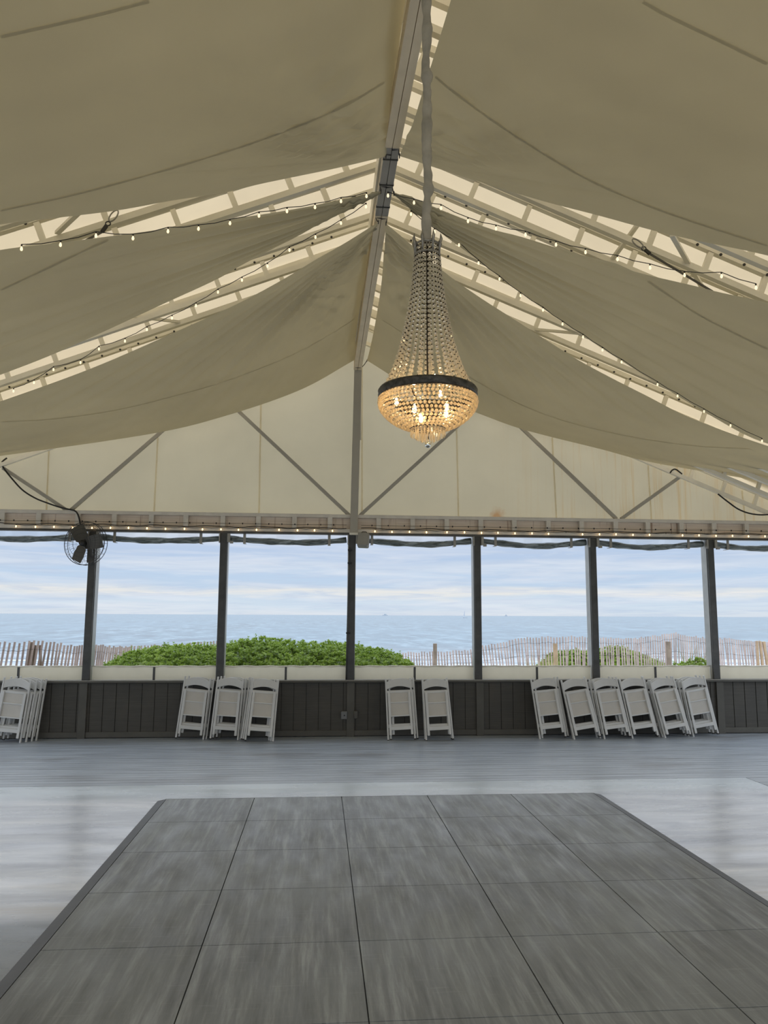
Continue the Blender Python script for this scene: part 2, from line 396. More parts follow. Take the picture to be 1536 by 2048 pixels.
# the cloud deck gets brighter overhead; below the horizon a dull sea tone
mr3 = N.new('ShaderNodeMapRange'); L.new(sp.outputs[2], mr3.inputs[0]); mr3.inputs[1].default_value = .14; mr3.inputs[2].default_value = .46
c = mixc(nt, mr3.outputs[0], c, (1.80, 1.98, 2.25))
bg = N.new('ShaderNodeBackground'); L.new(c, bg.inputs['Color']); bg.inputs['Strength'].default_value = 1.0
wo = N.new('ShaderNodeOutputWorld'); L.new(bg.outputs[0], wo.inputs['Surface'])

# ------------------------------------------------------------------ ground, sea, floor, deck
def grid_obj(name, xs, ys, fz, m, smooth=True):
    b = MB(); b.v = [V((x, y, fz(x, y))) for y in ys for x in xs]; n = len(xs)
    for j in range(len(ys)-1):
        for i in range(n-1): b.f.append([j*n+i, j*n+i+1, (j+1)*n+i+1, (j+1)*n+i])
    b.mi = [0]*len(b.f); return b.build(name, m, None, smooth)
def dune(x, y):
    if y < 12.62: return -.12
    z = -.12 + .3*min(1, (y-12.6)/1.5)
    if y > 20: z -= 3.6*min(1, (y-20)/14)
    return z + .06*mnoise.noise(V((x*.4, y*.5, 3)))
tag(grid_obj('sand_ground', [-70+3.5*i for i in range(42)], [-12, -4, 4, 12.6]+[13+.7*i for i in range(34)], dune, MT['sand']), kind='structure')
b = MB(); b.add([(-60000, 33, -2.5), (60000, 33, -2.5), (60000, 70000, -2.5), (-60000, 70000, -2.5)], [(0, 1, 2, 3)])
tag(b.build('sea', MT['sea']), kind='structure')
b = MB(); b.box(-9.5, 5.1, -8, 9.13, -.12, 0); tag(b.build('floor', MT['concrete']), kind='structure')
b = MB(); y = 9.14
while y < 12.5:
    b.box(-9.5, 9.8, y, y+.128, -.03, 0.0); y += .137
y = 9.14-.137
while y > 5:
    b.box(5.11, 9.8, y, y+.128, -.03, 0.0); y -= .137
tag(b.build('deck', MT['deck'], None, False), kind='structure')
b = MB(); b.box(-9.5, 9.8, 9.135, 12.5, -.1, -.032); b.box(5.105, 9.8, 4.9, 9.135, -.1, -.032)
tag(b.build('deck_underside', MT['post']), kind='structure')

# ------------------------------------------------------------------ dance floor
DX = [-1.535, -.64, .26, 1.16, 2.055, 2.955]; DY = [8.36-.9*k for k in range(8)]
df = thing('dance_floor', (.71, 5.2, 0), 'grey wood-grain dance floor of square panels laid on the concrete', 'dance floor')
for j in range(7):
    for i in range(5):
        b = MB(); g = .0035; b.box(DX[i]+g, DX[i+1]-g, DY[j+1]+g, DY[j]-g, .002, .022); b.build('panel', MT['dance'], df)
b = MB(); b.box(DX[0], DX[-1], DY[-1], DY[0], .001, .006); b.build('underlay', MT['black'], df)
def ramp_edge(p, q, o):
    b = MB(); p, q, o = V(p), V(q), V(o)
    b.add([p, q, q+V((0, 0, .022)), p+V((0, 0, .022)), p+o, q+o, q+o+V((0, 0, .004)), p+o+V((0, 0, .004))],
          [(0, 1, 2, 3), (4, 7, 6, 5), (3, 2, 6, 7), (0, 4, 5, 1), (0, 3, 7, 4), (1, 5, 6, 2)])
    return b.build('edging', MT['edging'], df)
ramp_edge((DX[0]-.001, DY[-1], .001), (DX[0]-.001, DY[0], .001), (-.085, 0, 0))
ramp_edge((DX[-1]+.001, DY[-1], .001), (DX[-1]+.001, DY[0], .001), (.085, 0, 0))
ramp_edge((DX[0], DY[0]+.001, .001), (DX[-1], DY[0]+.001, .001), (0, .05, 0))

# ------------------------------------------------------------------ knee wall, posts, windbreak panels, header
PX = [-5.70, -3.62, -1.56, .515, 2.597, 4.566, 6.625, 8.7]
b = MB(); b.box(-9.4, 9.7, 12.53, 12.6, 0, .83); b.build('x', MT['knee']); bpy.data.objects.remove(bpy.data.objects['x'])
b = MB(); b.box(-9.4, 9.7, 12.545, 12.6, 0, .83); x = -9.4
while x < 9.6:                                     # boards with a V-groove between them
    b.box(x+.006, x+.190, 12.53, 12.546, .005, .83); x += .196
tag(b.build('wall_back', MT['knee']), kind='structure')
k = 1
def trim(bx, m, bev=.004):
    global k
    b = MB(); b.box(*bx); o = b.build('trim_%d' % k, m, None, False, bev); k += 1; return tag(o, kind='structure')
b = MB(); b.box(-9.4, 9.7, 12.508, 12.53, 0.012, .095); tag(b.build('baseboard_back', MT['trimdark'], None, False, .004), kind='structure')
trim((-9.4, 9.7, 12.46, 12.72, .838, .868), MT['trimdark'])
trim((-9.4, 9.7, 12.455, 12.47, .868, .878), MT['capl'], .002)
for x in PX: trim((x-.06, x+.06, 12.49, 12.53, 0, .836), MT['trimdark'])
side = ['far left one, out past the wall fan', 'one carrying the round fan', 'one left of centre beside the large shrub', 'middle one under the king post',
        'first one right of the middle', 'second one right of the middle', 'third one right of the middle, near the right edge', 'far right one']
for i, x in enumerate(PX):
    t = thing('tent_post', (x, 12.6, .868), 'dark tent post, ' + side[i], 'post', 'dark posts along the sea side')
    b = MB(); b.box(x-.056, x+.056, 12.56, 12.66, .868, 3.24); b.build('post_body', MT['post'], t, False, .006)
    for sgn in (-1, 1):
        xo = x+sgn*.058
        b = MB(); b.box(min(xo, xo+sgn*.006), max(xo, xo+sgn*.006), 12.60, 12.78, .868, 3.24); b.build('side_track', MT['jamb'], t)
    b = MB(); b.box(x-.075, x-.058, 12.52, 12.6, 3.05, 3.2); b.build('bracket', MT['bracket'], t)
    b = MB(); b.box(x+.058, x+.10, 12.52, 12.6, 3.06, 3.2); b.box(x+.10, x+.15, 12.53, 12.58, 3.04, 3.08); b.build('bracket', MT['bracket'], t)
# windbreak panels with divider stakes
baypos = ['left of the fan post', 'between the fan post and the next post', 'left of the middle post', 'right of the middle post',
          'in the second bay right of the middle post', 'in the third bay right of the middle post', 'in the far right bay']
for i in range(7):
    x0, x1 = PX[i]+.07, PX[i+1]-.07
    t = thing('windbreak_panel', ((x0+x1)/2, 12.66, .87), 'low cream windbreak panel ' + baypos[i], 'panel', 'cream windbreak panels')
    b = MB(); n = 24
    for jj in range(n+1):
        x = x0+(x1-x0)*jj/n
        for zz in (.872, .975, 1.078): b.v.append(V((x, 12.66+.008*math.sin(jj*1.9+i)+(.012 if zz == .975 else 0), zz+(.004*math.sin(jj*1.3+i*2) if zz > 1 else 0))))
    for jj in range(n):
        for q in range(2): b.f.append([jj*3+q, jj*3+3+q, jj*3+4+q, jj*3+1+q])
    b.mi = [0]*len(b.f); b.build('vinyl_sheet', MT['panel'], t, True)
    b = MB(); b.tube([(x0+(x1-x0)*q/16, 12.66, 1.082+.005*math.sin(q*2.1+i)) for q in range(17)], .011, 6); b.build('hem', MT['white'], t, True)
    xm = (x0+x1)/2
    b = MB(); b.box(xm-.017, xm+.017, 12.63, 12.645, .869, 1.07); b.build('divider', MT['edging'], t)

# header beam
hd = thing('header_beam', (.5, 12.6, 3.24), 'long white ladder-frame header beam spanning the posts below the gable', 'beam')
def zt(x): return 3.50+(x+5.1)*.0032
def zb(x): return 3.255
for nm, z0, h in (('top_rail', 0, .055), ('bottom_rail', -.245, .06)):
    b = MB(); b.bar((-9.3, 12.6, 3.515+z0), (9.6, 12.6, 3.515+z0), h, .08, (0, 1, 0)); b.v = b.v; b.build(nm, MT['header'], hd, False, .004)
ux = [5, 78, 156, 229, 303, 372, 446, 517, 589, 660, 757, 825, 893, 961, 1028, 1096, 1162, 1230, 1294, 1361, 1426, 1491]
us = [onY(x, 1045, 12.6).x for x in ux]; us = [us[0]-.6*q for q in range(6, 0, -1)]+us+[us[-1]+.56*q for q in range(1, 4)]
for x in us:
    b = MB(); b.box(x-.038, x+.038, 12.565, 12.635, 3.29, 3.49); b.build('upright', MT['header'], hd)
b = MB(); b.box(-9.3, 9.6, 12.645, 12.665, 3.22, 3.55); b.build('backing_board', MT['board'], hd)
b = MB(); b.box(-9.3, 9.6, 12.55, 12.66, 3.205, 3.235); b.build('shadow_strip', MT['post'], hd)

# gable wall, king post, braces
rf = lambda x: 6.86-.4*abs(x-XR)
b = MB(); xs = [-9.0+.3*i for i in range(65)]; pts = [x for x in xs if rf(x) > 3.5 and x < 9.7]
for x in sorted(pts+[XR]): b.v += [V((x, 12.72+.01*math.sin(x*2.2), 3.5)), V((x, 12.72+.01*math.sin(x*2.2+1), rf(x)))]
for i in range(len(b.v)//2-1): b.f.append([2*i, 2*i+2, 2*i+3, 2*i+1])
b.mi = [0]*len(b.f); tag(b.build('wall_gable', MT['gable'], None, True), kind='structure')
for (a_, b_) in (((98, 895), (93, 1020)), ((316, 870), (308, 1025)), ((522, 800), (518, 1030)), ((724, 760), (724, 1032)), ((913, 850), (917, 1032)), ((1104, 870), (1113, 1035)), ((1296, 930), (1303, 1037)), ((1486, 1000), (1491, 1040))):
    p, q = onY(*a_, 12.69), onY(*b_, 12.69); q.z = 3.5; d = (p-q); p = q+d*((rf(q.x)-3.56)/d.z); p.x = max(q.x-.12, min(q.x+.12, p.x))
    b = MB(); b.bar(p, q, .026, .004, (0, 1, 0)); tag(b.build('trim_%d' % k, MT['panel_seam']), kind='structure'); k += 1
t = thing('king_post', (.535, 12.58, 3.2), 'light grey king post rising from the middle post to the ridge', 'post')
b = MB(); b.bar(onY(707.5, 1066, 12.54), onY(717, 700, 12.54), .125, .06, (0, 1, 0)); b.build('post_body', MT['brace'], t, False, .005)
p, q = onY(707.5, 1064, 12.5), onY(707.6, 1060, 12.5)
b = MB(); b.box(p.x-.07, p.x+.07, 12.49, 12.6, 3.2, 3.235); b.build('foot_plate', MT['white'], t)
p, q = onY(722, 880, 12.6), onY(722.5, 1000, 12.6)
b = MB(); b.tube([onY(722, 760, 12.6), onY(721, 880, 12.6)], .012, 8); b.build('conduit', MT['white'], t, True)
brs = [((336, 852), (140, 1022), 'rising right from above the fan'), ((466, 812), (699, 1031), 'running down to the king post foot from the left'), ((905, 862), (720, 1031), 'rising right from the king post foot behind the chandelier'),
       ((1042, 855), (1233, 1038), 'falling right from under the right drape'), ((1358, 955), (1242, 1038), 'short one rising right near the right end'), ((6, 936), (136, 1022), 'short one falling right near the left end')]
for a_, b_, lb in brs:
    p, q = onY(*a_, 12.62), onY(*b_, 12.62)
    if 'short' not in lb:
        d_ = p-q; u_ = 1.0
        while u_ < 1.5 and (q+d_*u_).z < 6.5-.4*abs((q+d_*u_).x-XR): u_ += .02
        p = q+d_*u_
    b = MB(); b.bar(p, q, .055, .05, (0, 1, 0)); tag(b.build('gable_brace', MT['brace'], None, False, .004), 'light grey diagonal gable brace, ' + lb, 'brace', 'diagonal gable braces')

# ------------------------------------------------------------------ roof
b = MB(); ys = [-6+.6*i for i in range(32)]; ys = [y for y in ys if y < 12.7]+[12.75]; xs2 = [XR+s for s in [-7.95+.53*i for i in range(31)]]
for y in ys:
    for x in xs2: b.v.append(V((x, y, 6.875-.4*abs(x-XR)-.012*math.sin((y+6)*math.pi/.55)**2)))
n = len(xs2)
for j in range(len(ys)-1):
    for i in range(n-1): b.f.append([j*n+i, j*n+i+1, (j+1)*n+i+1, (j+1)*n+i])
b.mi = [0]*len(b.f); tag(b.build('ceiling', MT['roof'], None, False), kind='structure')

for nm, bx in (('added_wall_left', (XR-7.62, XR-7.60, -8, 12.5, 3.0, 3.75)), ('added_wall_right', (XR+7.60, XR+7.62, -8, 12.5, 3.0, 3.75))):  # unseen wall bands above the open sides, added to hold back daylight
    b = MB(); b.box(*bx); tag(b.build(nm, MT['added_wall']), kind='structure')
TY = [3.4, 3.9, 4.4, 4.9, 5.42, 5.95, 6.45, 6.93, 7.4, 7.9, 8.43, 9.12, 9.57, 10.33, 10.85, 11.3, 11.8, 12.56]
NT = len(TY)
for ti, Y in enumerate(TY):
    idx = NT-1-ti
    lb = 'white ladder roof truss standing against the cream gable wall' if idx == 0 else 'white ladder roof truss, %s one in front of the gable truss' % ORD[idx-1]
    t = thing('roof_truss', (XR, Y, 3.5), lb, 'truss', 'white ladder roof trusses')
    for s in (-1, 1):
        e = 7.5
        up0, up1 = V((XR+s*.03, Y, 6.80)), V((XR+s*e, Y, 6.80-.4*e))
        lo0, lo1 = V((XR+s*.03, Y, 6.525)), V((XR+s*e, Y, 6.525-.4*e))
        b = MB(); b.bar(up0, up1, .062, .062, (0, 1, 0)); b.build('upper_chord', MT['white'], t)
        b = MB(); b.bar(lo0, lo1, .062, .062, (0, 1, 0)); b.build('lower_chord', MT['white'], t)
        off = (ti*.37) % .56 if Y != 7.4 else .345
        dx = off if off > .15 else off+.56
        while dx < e-.1:
            a1 = V((XR+s*dx, Y, 6.525-.4*dx)); nrm = V((s*.3714, 0, .9285))
            b = MB(); b.bar(a1+nrm*.03, a1+nrm*.226, .055, .05, (0, 1, 0)); b.build('rung', MT['white'], t); dx += .56
        if Y in (6.93, 7.9, 9.12, 10.33):
            for q in range(22):
                dx = .5+q*.235; p = V((XR+s*dx, Y-.034, 6.775-.4*dx)); b = MB(); b.lathe([(0, .0), (.014, .0), (.014, .012), (0, .012)], p, 8, 0, Matrix.Rotation(math.pi/2, 4, 'X')); b.build('bolt', MT['black'], t)
for (pa, Ya), (pb, Yb), lb in ((((1274, 451), 6.93), ((1222, 522), 7.4), 'flat brace between two roof trusses above the right tie strap'), (((1344, 470), 6.45), ((1405, 576), 7.38), 'white diagonal brace crossing the trusses right of the right tie strap'),
      (((160, 422), 6.5), ((114, 466), 6.9), 'short white brace on the trusses at the left end'), (((268, 633), 9.1), ((368, 645), 9.6), 'white brace between the rear trusses left of the ridge'), (((1062, 658), 9.6), ((1160, 667), 9.1), 'white brace between the rear trusses right of the ridge')):
    b = MB(); b.bar(onY(*pa, Ya), onY(*pb, Yb), .042, .03, (0, 0, 1)); tag(b.build('roof_brace', MT['white']), lb, 'brace', 'braces between the roof trusses')
# ridge beam
t = thing('ridge_beam', (XR, 4.6, 5.98), 'long grey ridge beam running along the peak of the tent', 'beam')
def ridge_seg(nm, y0, y1, sh0, sh1, m):
    b = MB()
    for o in (-.0345, .0345): b.bar((XR+o+sh0, y0, 6.057), (XR+o+sh1, y1, 6.057), .063, .145, (0, 0, 1))
    b.bar((XR+sh0, y0, 6.065), (XR+sh1, y1, 6.065), .008, .13, (0, 0, 1)); return b.build(nm, m, t)
ridge_seg('beam_section', -6, 6.27, .24, .0, MT['beam'])
o = ridge_seg('beam_section', 6.275, 7.44, 0, 0, MT['ridge']); o['label'] = 'darker grey beam section'
ridge_seg('beam_section', 7.445, 12.5, 0, 0, MT['beam'])
for sx in (-.07, .07):
    b = MB(); b.box(XR+sx-.008, XR+sx+.008, 6.4, 12.5, 6.20, 6.42); b.build('side_plate', MT['white'], t)
b = MB(); b.box(XR-.05, XR+.05, -6, 12.5, 6.42, 6.48); b.build('upper_beam', MT['white'], t)
for q in range(24):
    y = -5+q*.74
    b = MB(); b.box(XR-.03, XR+.03, y-.025, y+.025, 6.13, 6.42); b.build('upright', MT['white'], t)
for (x, y) in ((781, 301), (773, 372), (766, 431)):
    p = onX(x, y, XR); b = MB(); b.box(XR-.07, XR+.07, p.y-.008, p.y+.008, 5.979, 6.0); b.build('joint_strap', MT['wire'], t)

# ------------------------------------------------------------------ ceiling drapes
BV = {}
def drape(key, near, far, label, sag, folds, ns=250, ntt=84, ridge_bow=None, lift=0):
    """near/far: 3-D polylines from ridge to eave"""
    A, B = smoothline(near, ntt), smoothline(far, ntt)
    c0 = A[0].lerp(B[0], .5)
    t = thing('ceiling_drape', c0, label, 'drape', 'cream ceiling drapes')
    b = MB()
    for j in range(ntt):
        u = j/(ntt-1)
        for i in range(ns):
            s = i/(ns-1); p = A[j].lerp(B[j], s)
            p.z -= sag*4*s*(1-s)*(1-(1-min(1, u*1.6))**2)*(1-.35*u)
            if lift: p.z += lift*max(0, 1-u/.05)**1.5*min(1, 6*s*(1-s))
            if ridge_bow: p.x += ridge_bow*4*s*(1-s)*max(0, 1-u*2.2)
            for (cx, cy, amp, fr, dec) in folds:
                dxx, dyy = p.x-cx, p.y-cy; r = math.hypot(dxx, dyy); a = math.atan2(dyy, abs(dxx)+1e-6)
                edge = min(1, 9*s*(1-s))
                p.z += amp*min(1, r/.25)*math.exp(-r/dec)*edge*math.sin(a*fr+2.2*mnoise.noise(V((a*6, cx, 1))))*(.75+.9*mnoise.noise(V((a*7, r*.5, cy))))
            b.v.append(p)
    for j in range(ntt-1):
        for i in range(ns-1): b.f.append([j*ns+i, j*ns+i+1, (j+1)*ns+i+1, (j+1)*ns+i])
    b.mi = [0]*len(b.f)
    BV[key] = BVHTree.FromPolygons([tuple(p) for p in b.v], b.f)
    b.build('drape_cloth', MT['drape'], t, True)
    return t, A, B
def seam(t, key, px, wd=.024):
    pts = []
    for p in smoothline([V((x, y, 0)) for x, y in px], 46):
        h = BV[key].ray_cast(CAM, ray(p.x, p.y).normalized())
        if h[0] is not None: pts.append((h[0], h[1] if h[1].dot(h[0]-CAM) < 0 else -h[1]))
    if len(pts) < 3: return
    b = MB()
    for i, (p, nr) in enumerate(pts):
        d = (pts[min(i+1, len(pts)-1)][0]-pts[max(0, i-1)][0]).normalized(); a = d.cross(nr).normalized()
        b.v += [p+nr*.006+a*wd/2, p+nr*.006-a*wd/2]
    for i in range(len(pts)-1): b.f.append([2*i, 2*i+1, 2*i+3, 2*i+2])
    b.mi = [0]*len(b.f); b.build('seam', MT['seam'], t, True)
def tie(t, p, dirx):
    b = MB(); q = V((XR+dirx*.06, p.y, 5.99))
    b.tube([p, p.lerp(q, .5)+V((0, 0, -.012)), q, V((XR, p.y, 5.98))], .006, 6); b.tube([p+V((0, .02*math.cos(a), .02*math.sin(a))) for a in [k_*math.pi/4 for k_ in range(9)]], .004, 5)
    b.build('tie_cord', MT['wire'], t, True)
EX = 7.35
def edge(px, end, first=None):
    pts = [lin(*p) for p in px]
    if first is not None: pts[0] = V(first)
    s = 1 if px[-1][0] > 762 else -1
    q = V((XR+s*EX, end[0], end[1])); n_ = max(2, int((q-pts[-1]).length/.5)); a_ = pts[-1].copy()
    return pts+[a_.lerp(q, i_/n_) for i_ in range(1, n_+1)]
xl, xr_ = XR-.07, XR+.10
L1far = edge([(772, 313), (670, 337), (525, 367), (455, 384), (345, 401), (240, 420), (120, 435), (0, 449)], (5.5, 3.55))
L1near = [(XR-.03, 1.0, 6.04), (-1.5, .9, 5.25), (-4, .7, 4.4), (XR-EX, .5, 3.55)]
R1far = edge([(799, 312), (938, 357), (1078, 400), (1193, 430), (1343, 470), (1535, 511)], (5.4, 3.5))
R1near = [(XR+.20, 1.0, 5.93), (2.6, .9, 5.25), (5, .7, 4.4), (XR+EX, .5, 3.55)]
L2near = edge([(762, 383), (634, 410), (517, 430), (400, 446), (300, 462), (200, 475), (100, 488), (0, 500)], (5.9, 3.5))
L2far = edge([(762, 386), (737, 400), (662, 435), (587, 476), (482, 531), (431, 560), (322, 610), (219, 658), (103, 710), (0, 750)], (9.75, 3.7))
R2near = edge([(788, 387), (846, 405), (900, 427), (982, 458), (1040, 473), (1151, 507), (1233, 527), (1272, 544), (1390, 572), (1441, 585), (1536, 606)], (6.1, 3.5))
R2far = edge([(788, 389), (881, 465), (961, 524), (1033, 580), (1120, 640), (1188, 686), (1220, 707), (1313, 766), (1416, 828), (1502, 875)], (9.9, 3.72))
L3near = edge([(757, 444), (690, 486), (632, 519), (564, 560), (480, 605), (384, 649), (187, 735), (0, 803)], (9.95, 3.6))
R3near = edge([(772, 447), (886, 542), (954, 591), (1024, 636), (1108, 690), (1160, 722), (1225, 757), (1296, 793), (1366, 829), (1446, 861), (1497, 879)], (9.95, 3.7))
L3far = [onY(*p, 12.36) for p in [(709, 720), (600, 780), (450, 832), (300, 868), (0, 912)]]+[V((-5.4, 12.36, 4.315)), V((-5.9, 12.36, 4.25)), V((XR-EX, 12.36, 4.12))]
R3far = [onY(*p, 12.36) for p in [(734, 721), (830, 778), (960, 828), (1050, 860), (1200, 898), (1300, 924), (1450, 950), (1536, 964)]]+[V((XR+EX+.1, 12.36, 4.16))]
d1, a1, b1 = drape('L1', L1near, L1far, 'large cream ceiling drape left of the ridge, nearest the viewer', .16, [(XR-.1, 6.35, .13, 58, .85)], lift=.22)
e1, _, f1 = drape('R1', R1near, R1far, 'large cream ceiling drape right of the ridge, nearest the viewer', .16, [(XR+.1, 6.35, .13, 58, .85)], ridge_bow=.13)
d2, a2, b2 = drape('L2', L2near, L2far, 'middle ceiling drape left of the ridge, fanning from one point on the ridge', .10, [(XR, 6.95, .05, 80, 3.6)])
e2, f2, _ = drape('R2', R2near, R2far, 'middle ceiling drape right of the ridge with tan folds along its upper edge', .10, [(XR, 6.95, .05, 80, 3.6)])
d3, a3, b3 = drape('L3', L3near, L3far, 'ceiling drape left of the ridge, farthest back before the gable', .10, [(XR, 7.5, .085, 100, 2.4), (XR, 7.5, .03, 43, 2.2)], lift=.2)
e3, f3, g3 = drape('R3', R3near, R3far, 'ceiling drape right of the ridge behind the chandelier, farthest back', .10, [(XR, 7.5, .085, 100, 2.4), (XR, 7.5, .03, 43, 2.2)], ridge_bow=.05)
tie(d1, b1[0], -1); tie(e1, f1[0], 1); tie(d2, a2[0], -1); tie(e2, f2[0], 1); tie(d3, a3[0], -1); tie(e3, f3[0], 1); tie(d3, b3[0], -1); tie(e3, g3[0], 1)
seam(d1, 'L1', [(2, 420), (150, 388), (310, 345), (450, 303), (560, 265), (680, 215), (768, 164)]); seam(d1, 'L1', [(2, 72), (100, 50), (200, 27), (298, 1)])
seam(e1, 'R1', [(872, 152), (900, 177), (1000, 250), (1090, 308), (1180, 360), (1290, 408), (1400, 447), (1534, 490)]); seam(e1, 'R1', [(1286, 2), (1340, 32), (1440, 80), (1534, 126)])
seam(d2, 'L2', [(2, 579), (100, 533), (180, 495), (216, 479)])
seam(e2, 'R2', [(1296, 561), (1350, 598), (1400, 630), (1458, 660), (1534, 697)])
seam(d3, 'L3', [(2, 843), (100, 838), (230, 820), (350, 791), (450, 762), (560, 720), (640, 680), (708, 638)], .02)
seam(e3, 'R3', [(766, 640), (800, 662), (850, 700), (900, 730), (960, 766), (1030, 803), (1100, 832), (1180, 855), (1290, 878), (1400, 892), (1500, 897)], .02)

# tie-down straps with a snap link
for nm, pa, pl, pb, lb in (('L', (241, 412), (204, 464), (170, 482), 'dark strap with an oval steel link hanging off the left truss'), ('R', (1261, 474), (1300, 508), (1425, 583), 'dark strap with an oval steel link hanging off the right truss')):
    A_, L_, B_ = onY(*pa, 6.86), onY(*pl, 6.80), onY(*pb, 6.72)
    t = thing('tie_strap', A_, lb, 'strap')
    dirv = (L_-A_); n0 = V((0, 1, 0)); ax = dirv.normalized(); sd = ax.cross(n0).normalized(); c0 = A_+dirv*.38
    b = MB(); b.tube([c0+ax*(.07*math.cos(a))+sd*(.028*math.sin(a)) for a in [q*math.pi/8 for q in range(17)]], .007, 6); b.build('oval_link', MT['bracket'], t, True)
    b = MB(); b.tube([A_+dirv*.68+ax*(.022*math.cos(a))+sd*(.022*math.sin(a)) for a in [q*math.pi/5 for q in range(11)]], .006, 6); b.build('ring', MT['wire'], t, True)
    b = MB(); b.bar(A_+dirv*.76, L_, .03, .02, (0, 1, 0)); b.build('buckle', MT['black'], t)
    b = MB(); b.bar(L_, B_, .022, .006, (0, 1, 0)); b.build('webbing', MT['trimdark'], t)

# ------------------------------------------------------------------ string lights
def bulb_mesh(bm, p, s=1.0, tilt=V((0, 0, -1))):
    prof = [(.001, -.062), (.012, -.056), (.019, -.040), (.017, -.024), (.011, -.008), (.010, 0)]
    bm.lathe([(r*s, z*s) for r, z in prof], p, 8)
def string_light(px, fpos, label, glow, sc=1.0, dead=(), drop=.0, ends=True):
    pts = [fpos(x, y) for x, y in px]
    t = thing('string_light', pts[0], label, 'string light', 'warm string lights')
    cab = []
    for i, p in enumerate(pts):
        cab.append(p+V((0, 0, .05*sc)))
        if i < len(pts)-1: cab.append(p.lerp(pts[i+1], .5)+V((0, 0, .05*sc-.012)))
    b = MB(); b.tube(cab, .0038, 5); b.build('cord', MT['cable'], t, True)
    for i, p in enumerate(pts):
        b = MB(); b.lathe([(.001, .052*sc), (.011*sc, .05*sc), (.012*sc, .02*sc), (.001, .018*sc)], p, 8); so = b.build('socket', MT['black'], t, True)
        if i in dead: continue
        b = MB(); bulb_mesh(b, p+V((0, 0, .02*sc)), sc); b.build('bulb', glow, so, True)
    return t
s1 = [(43, 496), (121, 488), (192, 470), (266, 475), (336, 461), (397, 456), (460, 445), (518, 430), (574, 421), (630, 413), (682, 401), (733, 391)]
s2 = [(732, 412), (682, 445), (631, 473), (579, 499), (535, 531), (484, 559), (436, 583), (392, 610), (344, 635), (294, 658), (250, 681), (198, 697), (161, 724), (107, 738), (68, 764), (27, 781)]
s3 = [(776, 390), (828, 404), (882, 415), (936, 441), (992, 456), (1051, 468), (1112, 488), (1171, 503), (1235, 517), (1300, 534), (1369, 549), (1443, 551), (1512, 574)]
s4 = [(822, 427), (869, 462), (918, 489), (957, 525), (999, 557), (1041, 590), (1086, 619), (1125, 647), (1166, 673), (1205, 699), (1243, 723), (1315, 768), (1355, 791), (1408, 822), (1461, 850), (1524, 881)]
FS = lambda x, y: lin(x, y, 5.93, .333)-ray(x, y).normalized()*.08
string_light(s1, FS, 'string of clear bulbs along the upper edge of the left middle drape', MT['glowdim'], .62)
string_light(s2, FS, 'string of clear bulbs crossing the gap above the far left drape', MT['glowdim'], .6)
string_light(s3, FS, 'string of clear bulbs along the upper edge of the right middle drape', MT['glowdim'], .62)
string_light(s4, FS, 'string of clear bulbs crossing the gap above the far right drape', MT['glowdim'], .6)
h1 = [(32, 1052), (71, 1053), (108, 1053), (145, 1054), (184, 1055), (221, 1055), (257, 1055), (294, 1056), (331, 1057), (369, 1057), (405, 1058), (442, 1058), (477, 1059), (513, 1059), (558, 1059), (595, 1060), (629, 1060), (665, 1061)]
h2 = [(750, 1062), (784, 1063), (819, 1063), (853, 1064), (894, 1064), (929, 1064), (963, 1065), (996, 1065), (1030, 1066), (1064, 1066), (1097, 1067), (1132, 1067), (1165, 1068), (1199, 1068), (1232, 1068), (1266, 1069), (1299, 1069), (1332, 1069), (1365, 1070), (1398, 1070), (1432, 1071), (1465, 1071), (1497, 1072), (1530, 1072)]
FH = lambda x, y: onY(x, y, 12.50)
string_light(h1, FH, 'string of glowing bulbs along the header beam left of the king post', MT['glow'], .5)
string_light(h2, FH, 'string of glowing bulbs along the header beam right of the king post', MT['glow'], .5, dead=(11, 17))
# loose cables inside the header bays
for (x0, x1, lb) in ((-5.2, .42, 'black cable sagging along the header beam left of the king post'), (.66, 7.8, 'black cable sagging along the header beam right of the king post')):
    pts = [V((x0+(x1-x0)*i/80, 12.545, 3.312+.004*math.sin(i*1.1)+.009*math.sin(i*.53+1))) for i in range(81)]
    b = MB(); b.tube(pts, .006, 6)
    b.tube([V((p.x, p.y-.006, 3.362+.003*math.sin(p.x*3))) for p in pts], .003, 5)
    for q_ in range(2, 80, 3): b.box(pts[q_].x-.008, pts[q_].x+.008, 12.532, 12.548, 3.352, 3.376)
    tag(b.build('header_cable', MT['cable'], None, True), lb, 'cable')
for px, Y, lb in (([(14, 916), (4, 924), (6, 934), (22, 955), (45, 980), (70, 996), (92, 1005), (118, 1014), (140, 1019), (152, 1023), (158, 1035), (161, 1052)], 12.56, 'black power cable drooping from the left truss to the fan'),
                  ([(1340, 946), (1345, 940), (1352, 939), (1364, 948)], 12.53, 'short black cable end looped on the right gable truss'), ([(1436, 988), (1455, 1003), (1478, 1019), (1505, 1028), (1536, 1029), (1570, 1020)], 12.5, 'black cable drooping below the right gable truss')):
    pts = smoothline([onY(x, y, Y) for x, y in px], 40); b = MB(); b.tube(pts, .013, 6); tag(b.build('power_cable', MT['cable'], None, True), lb, 'cable')

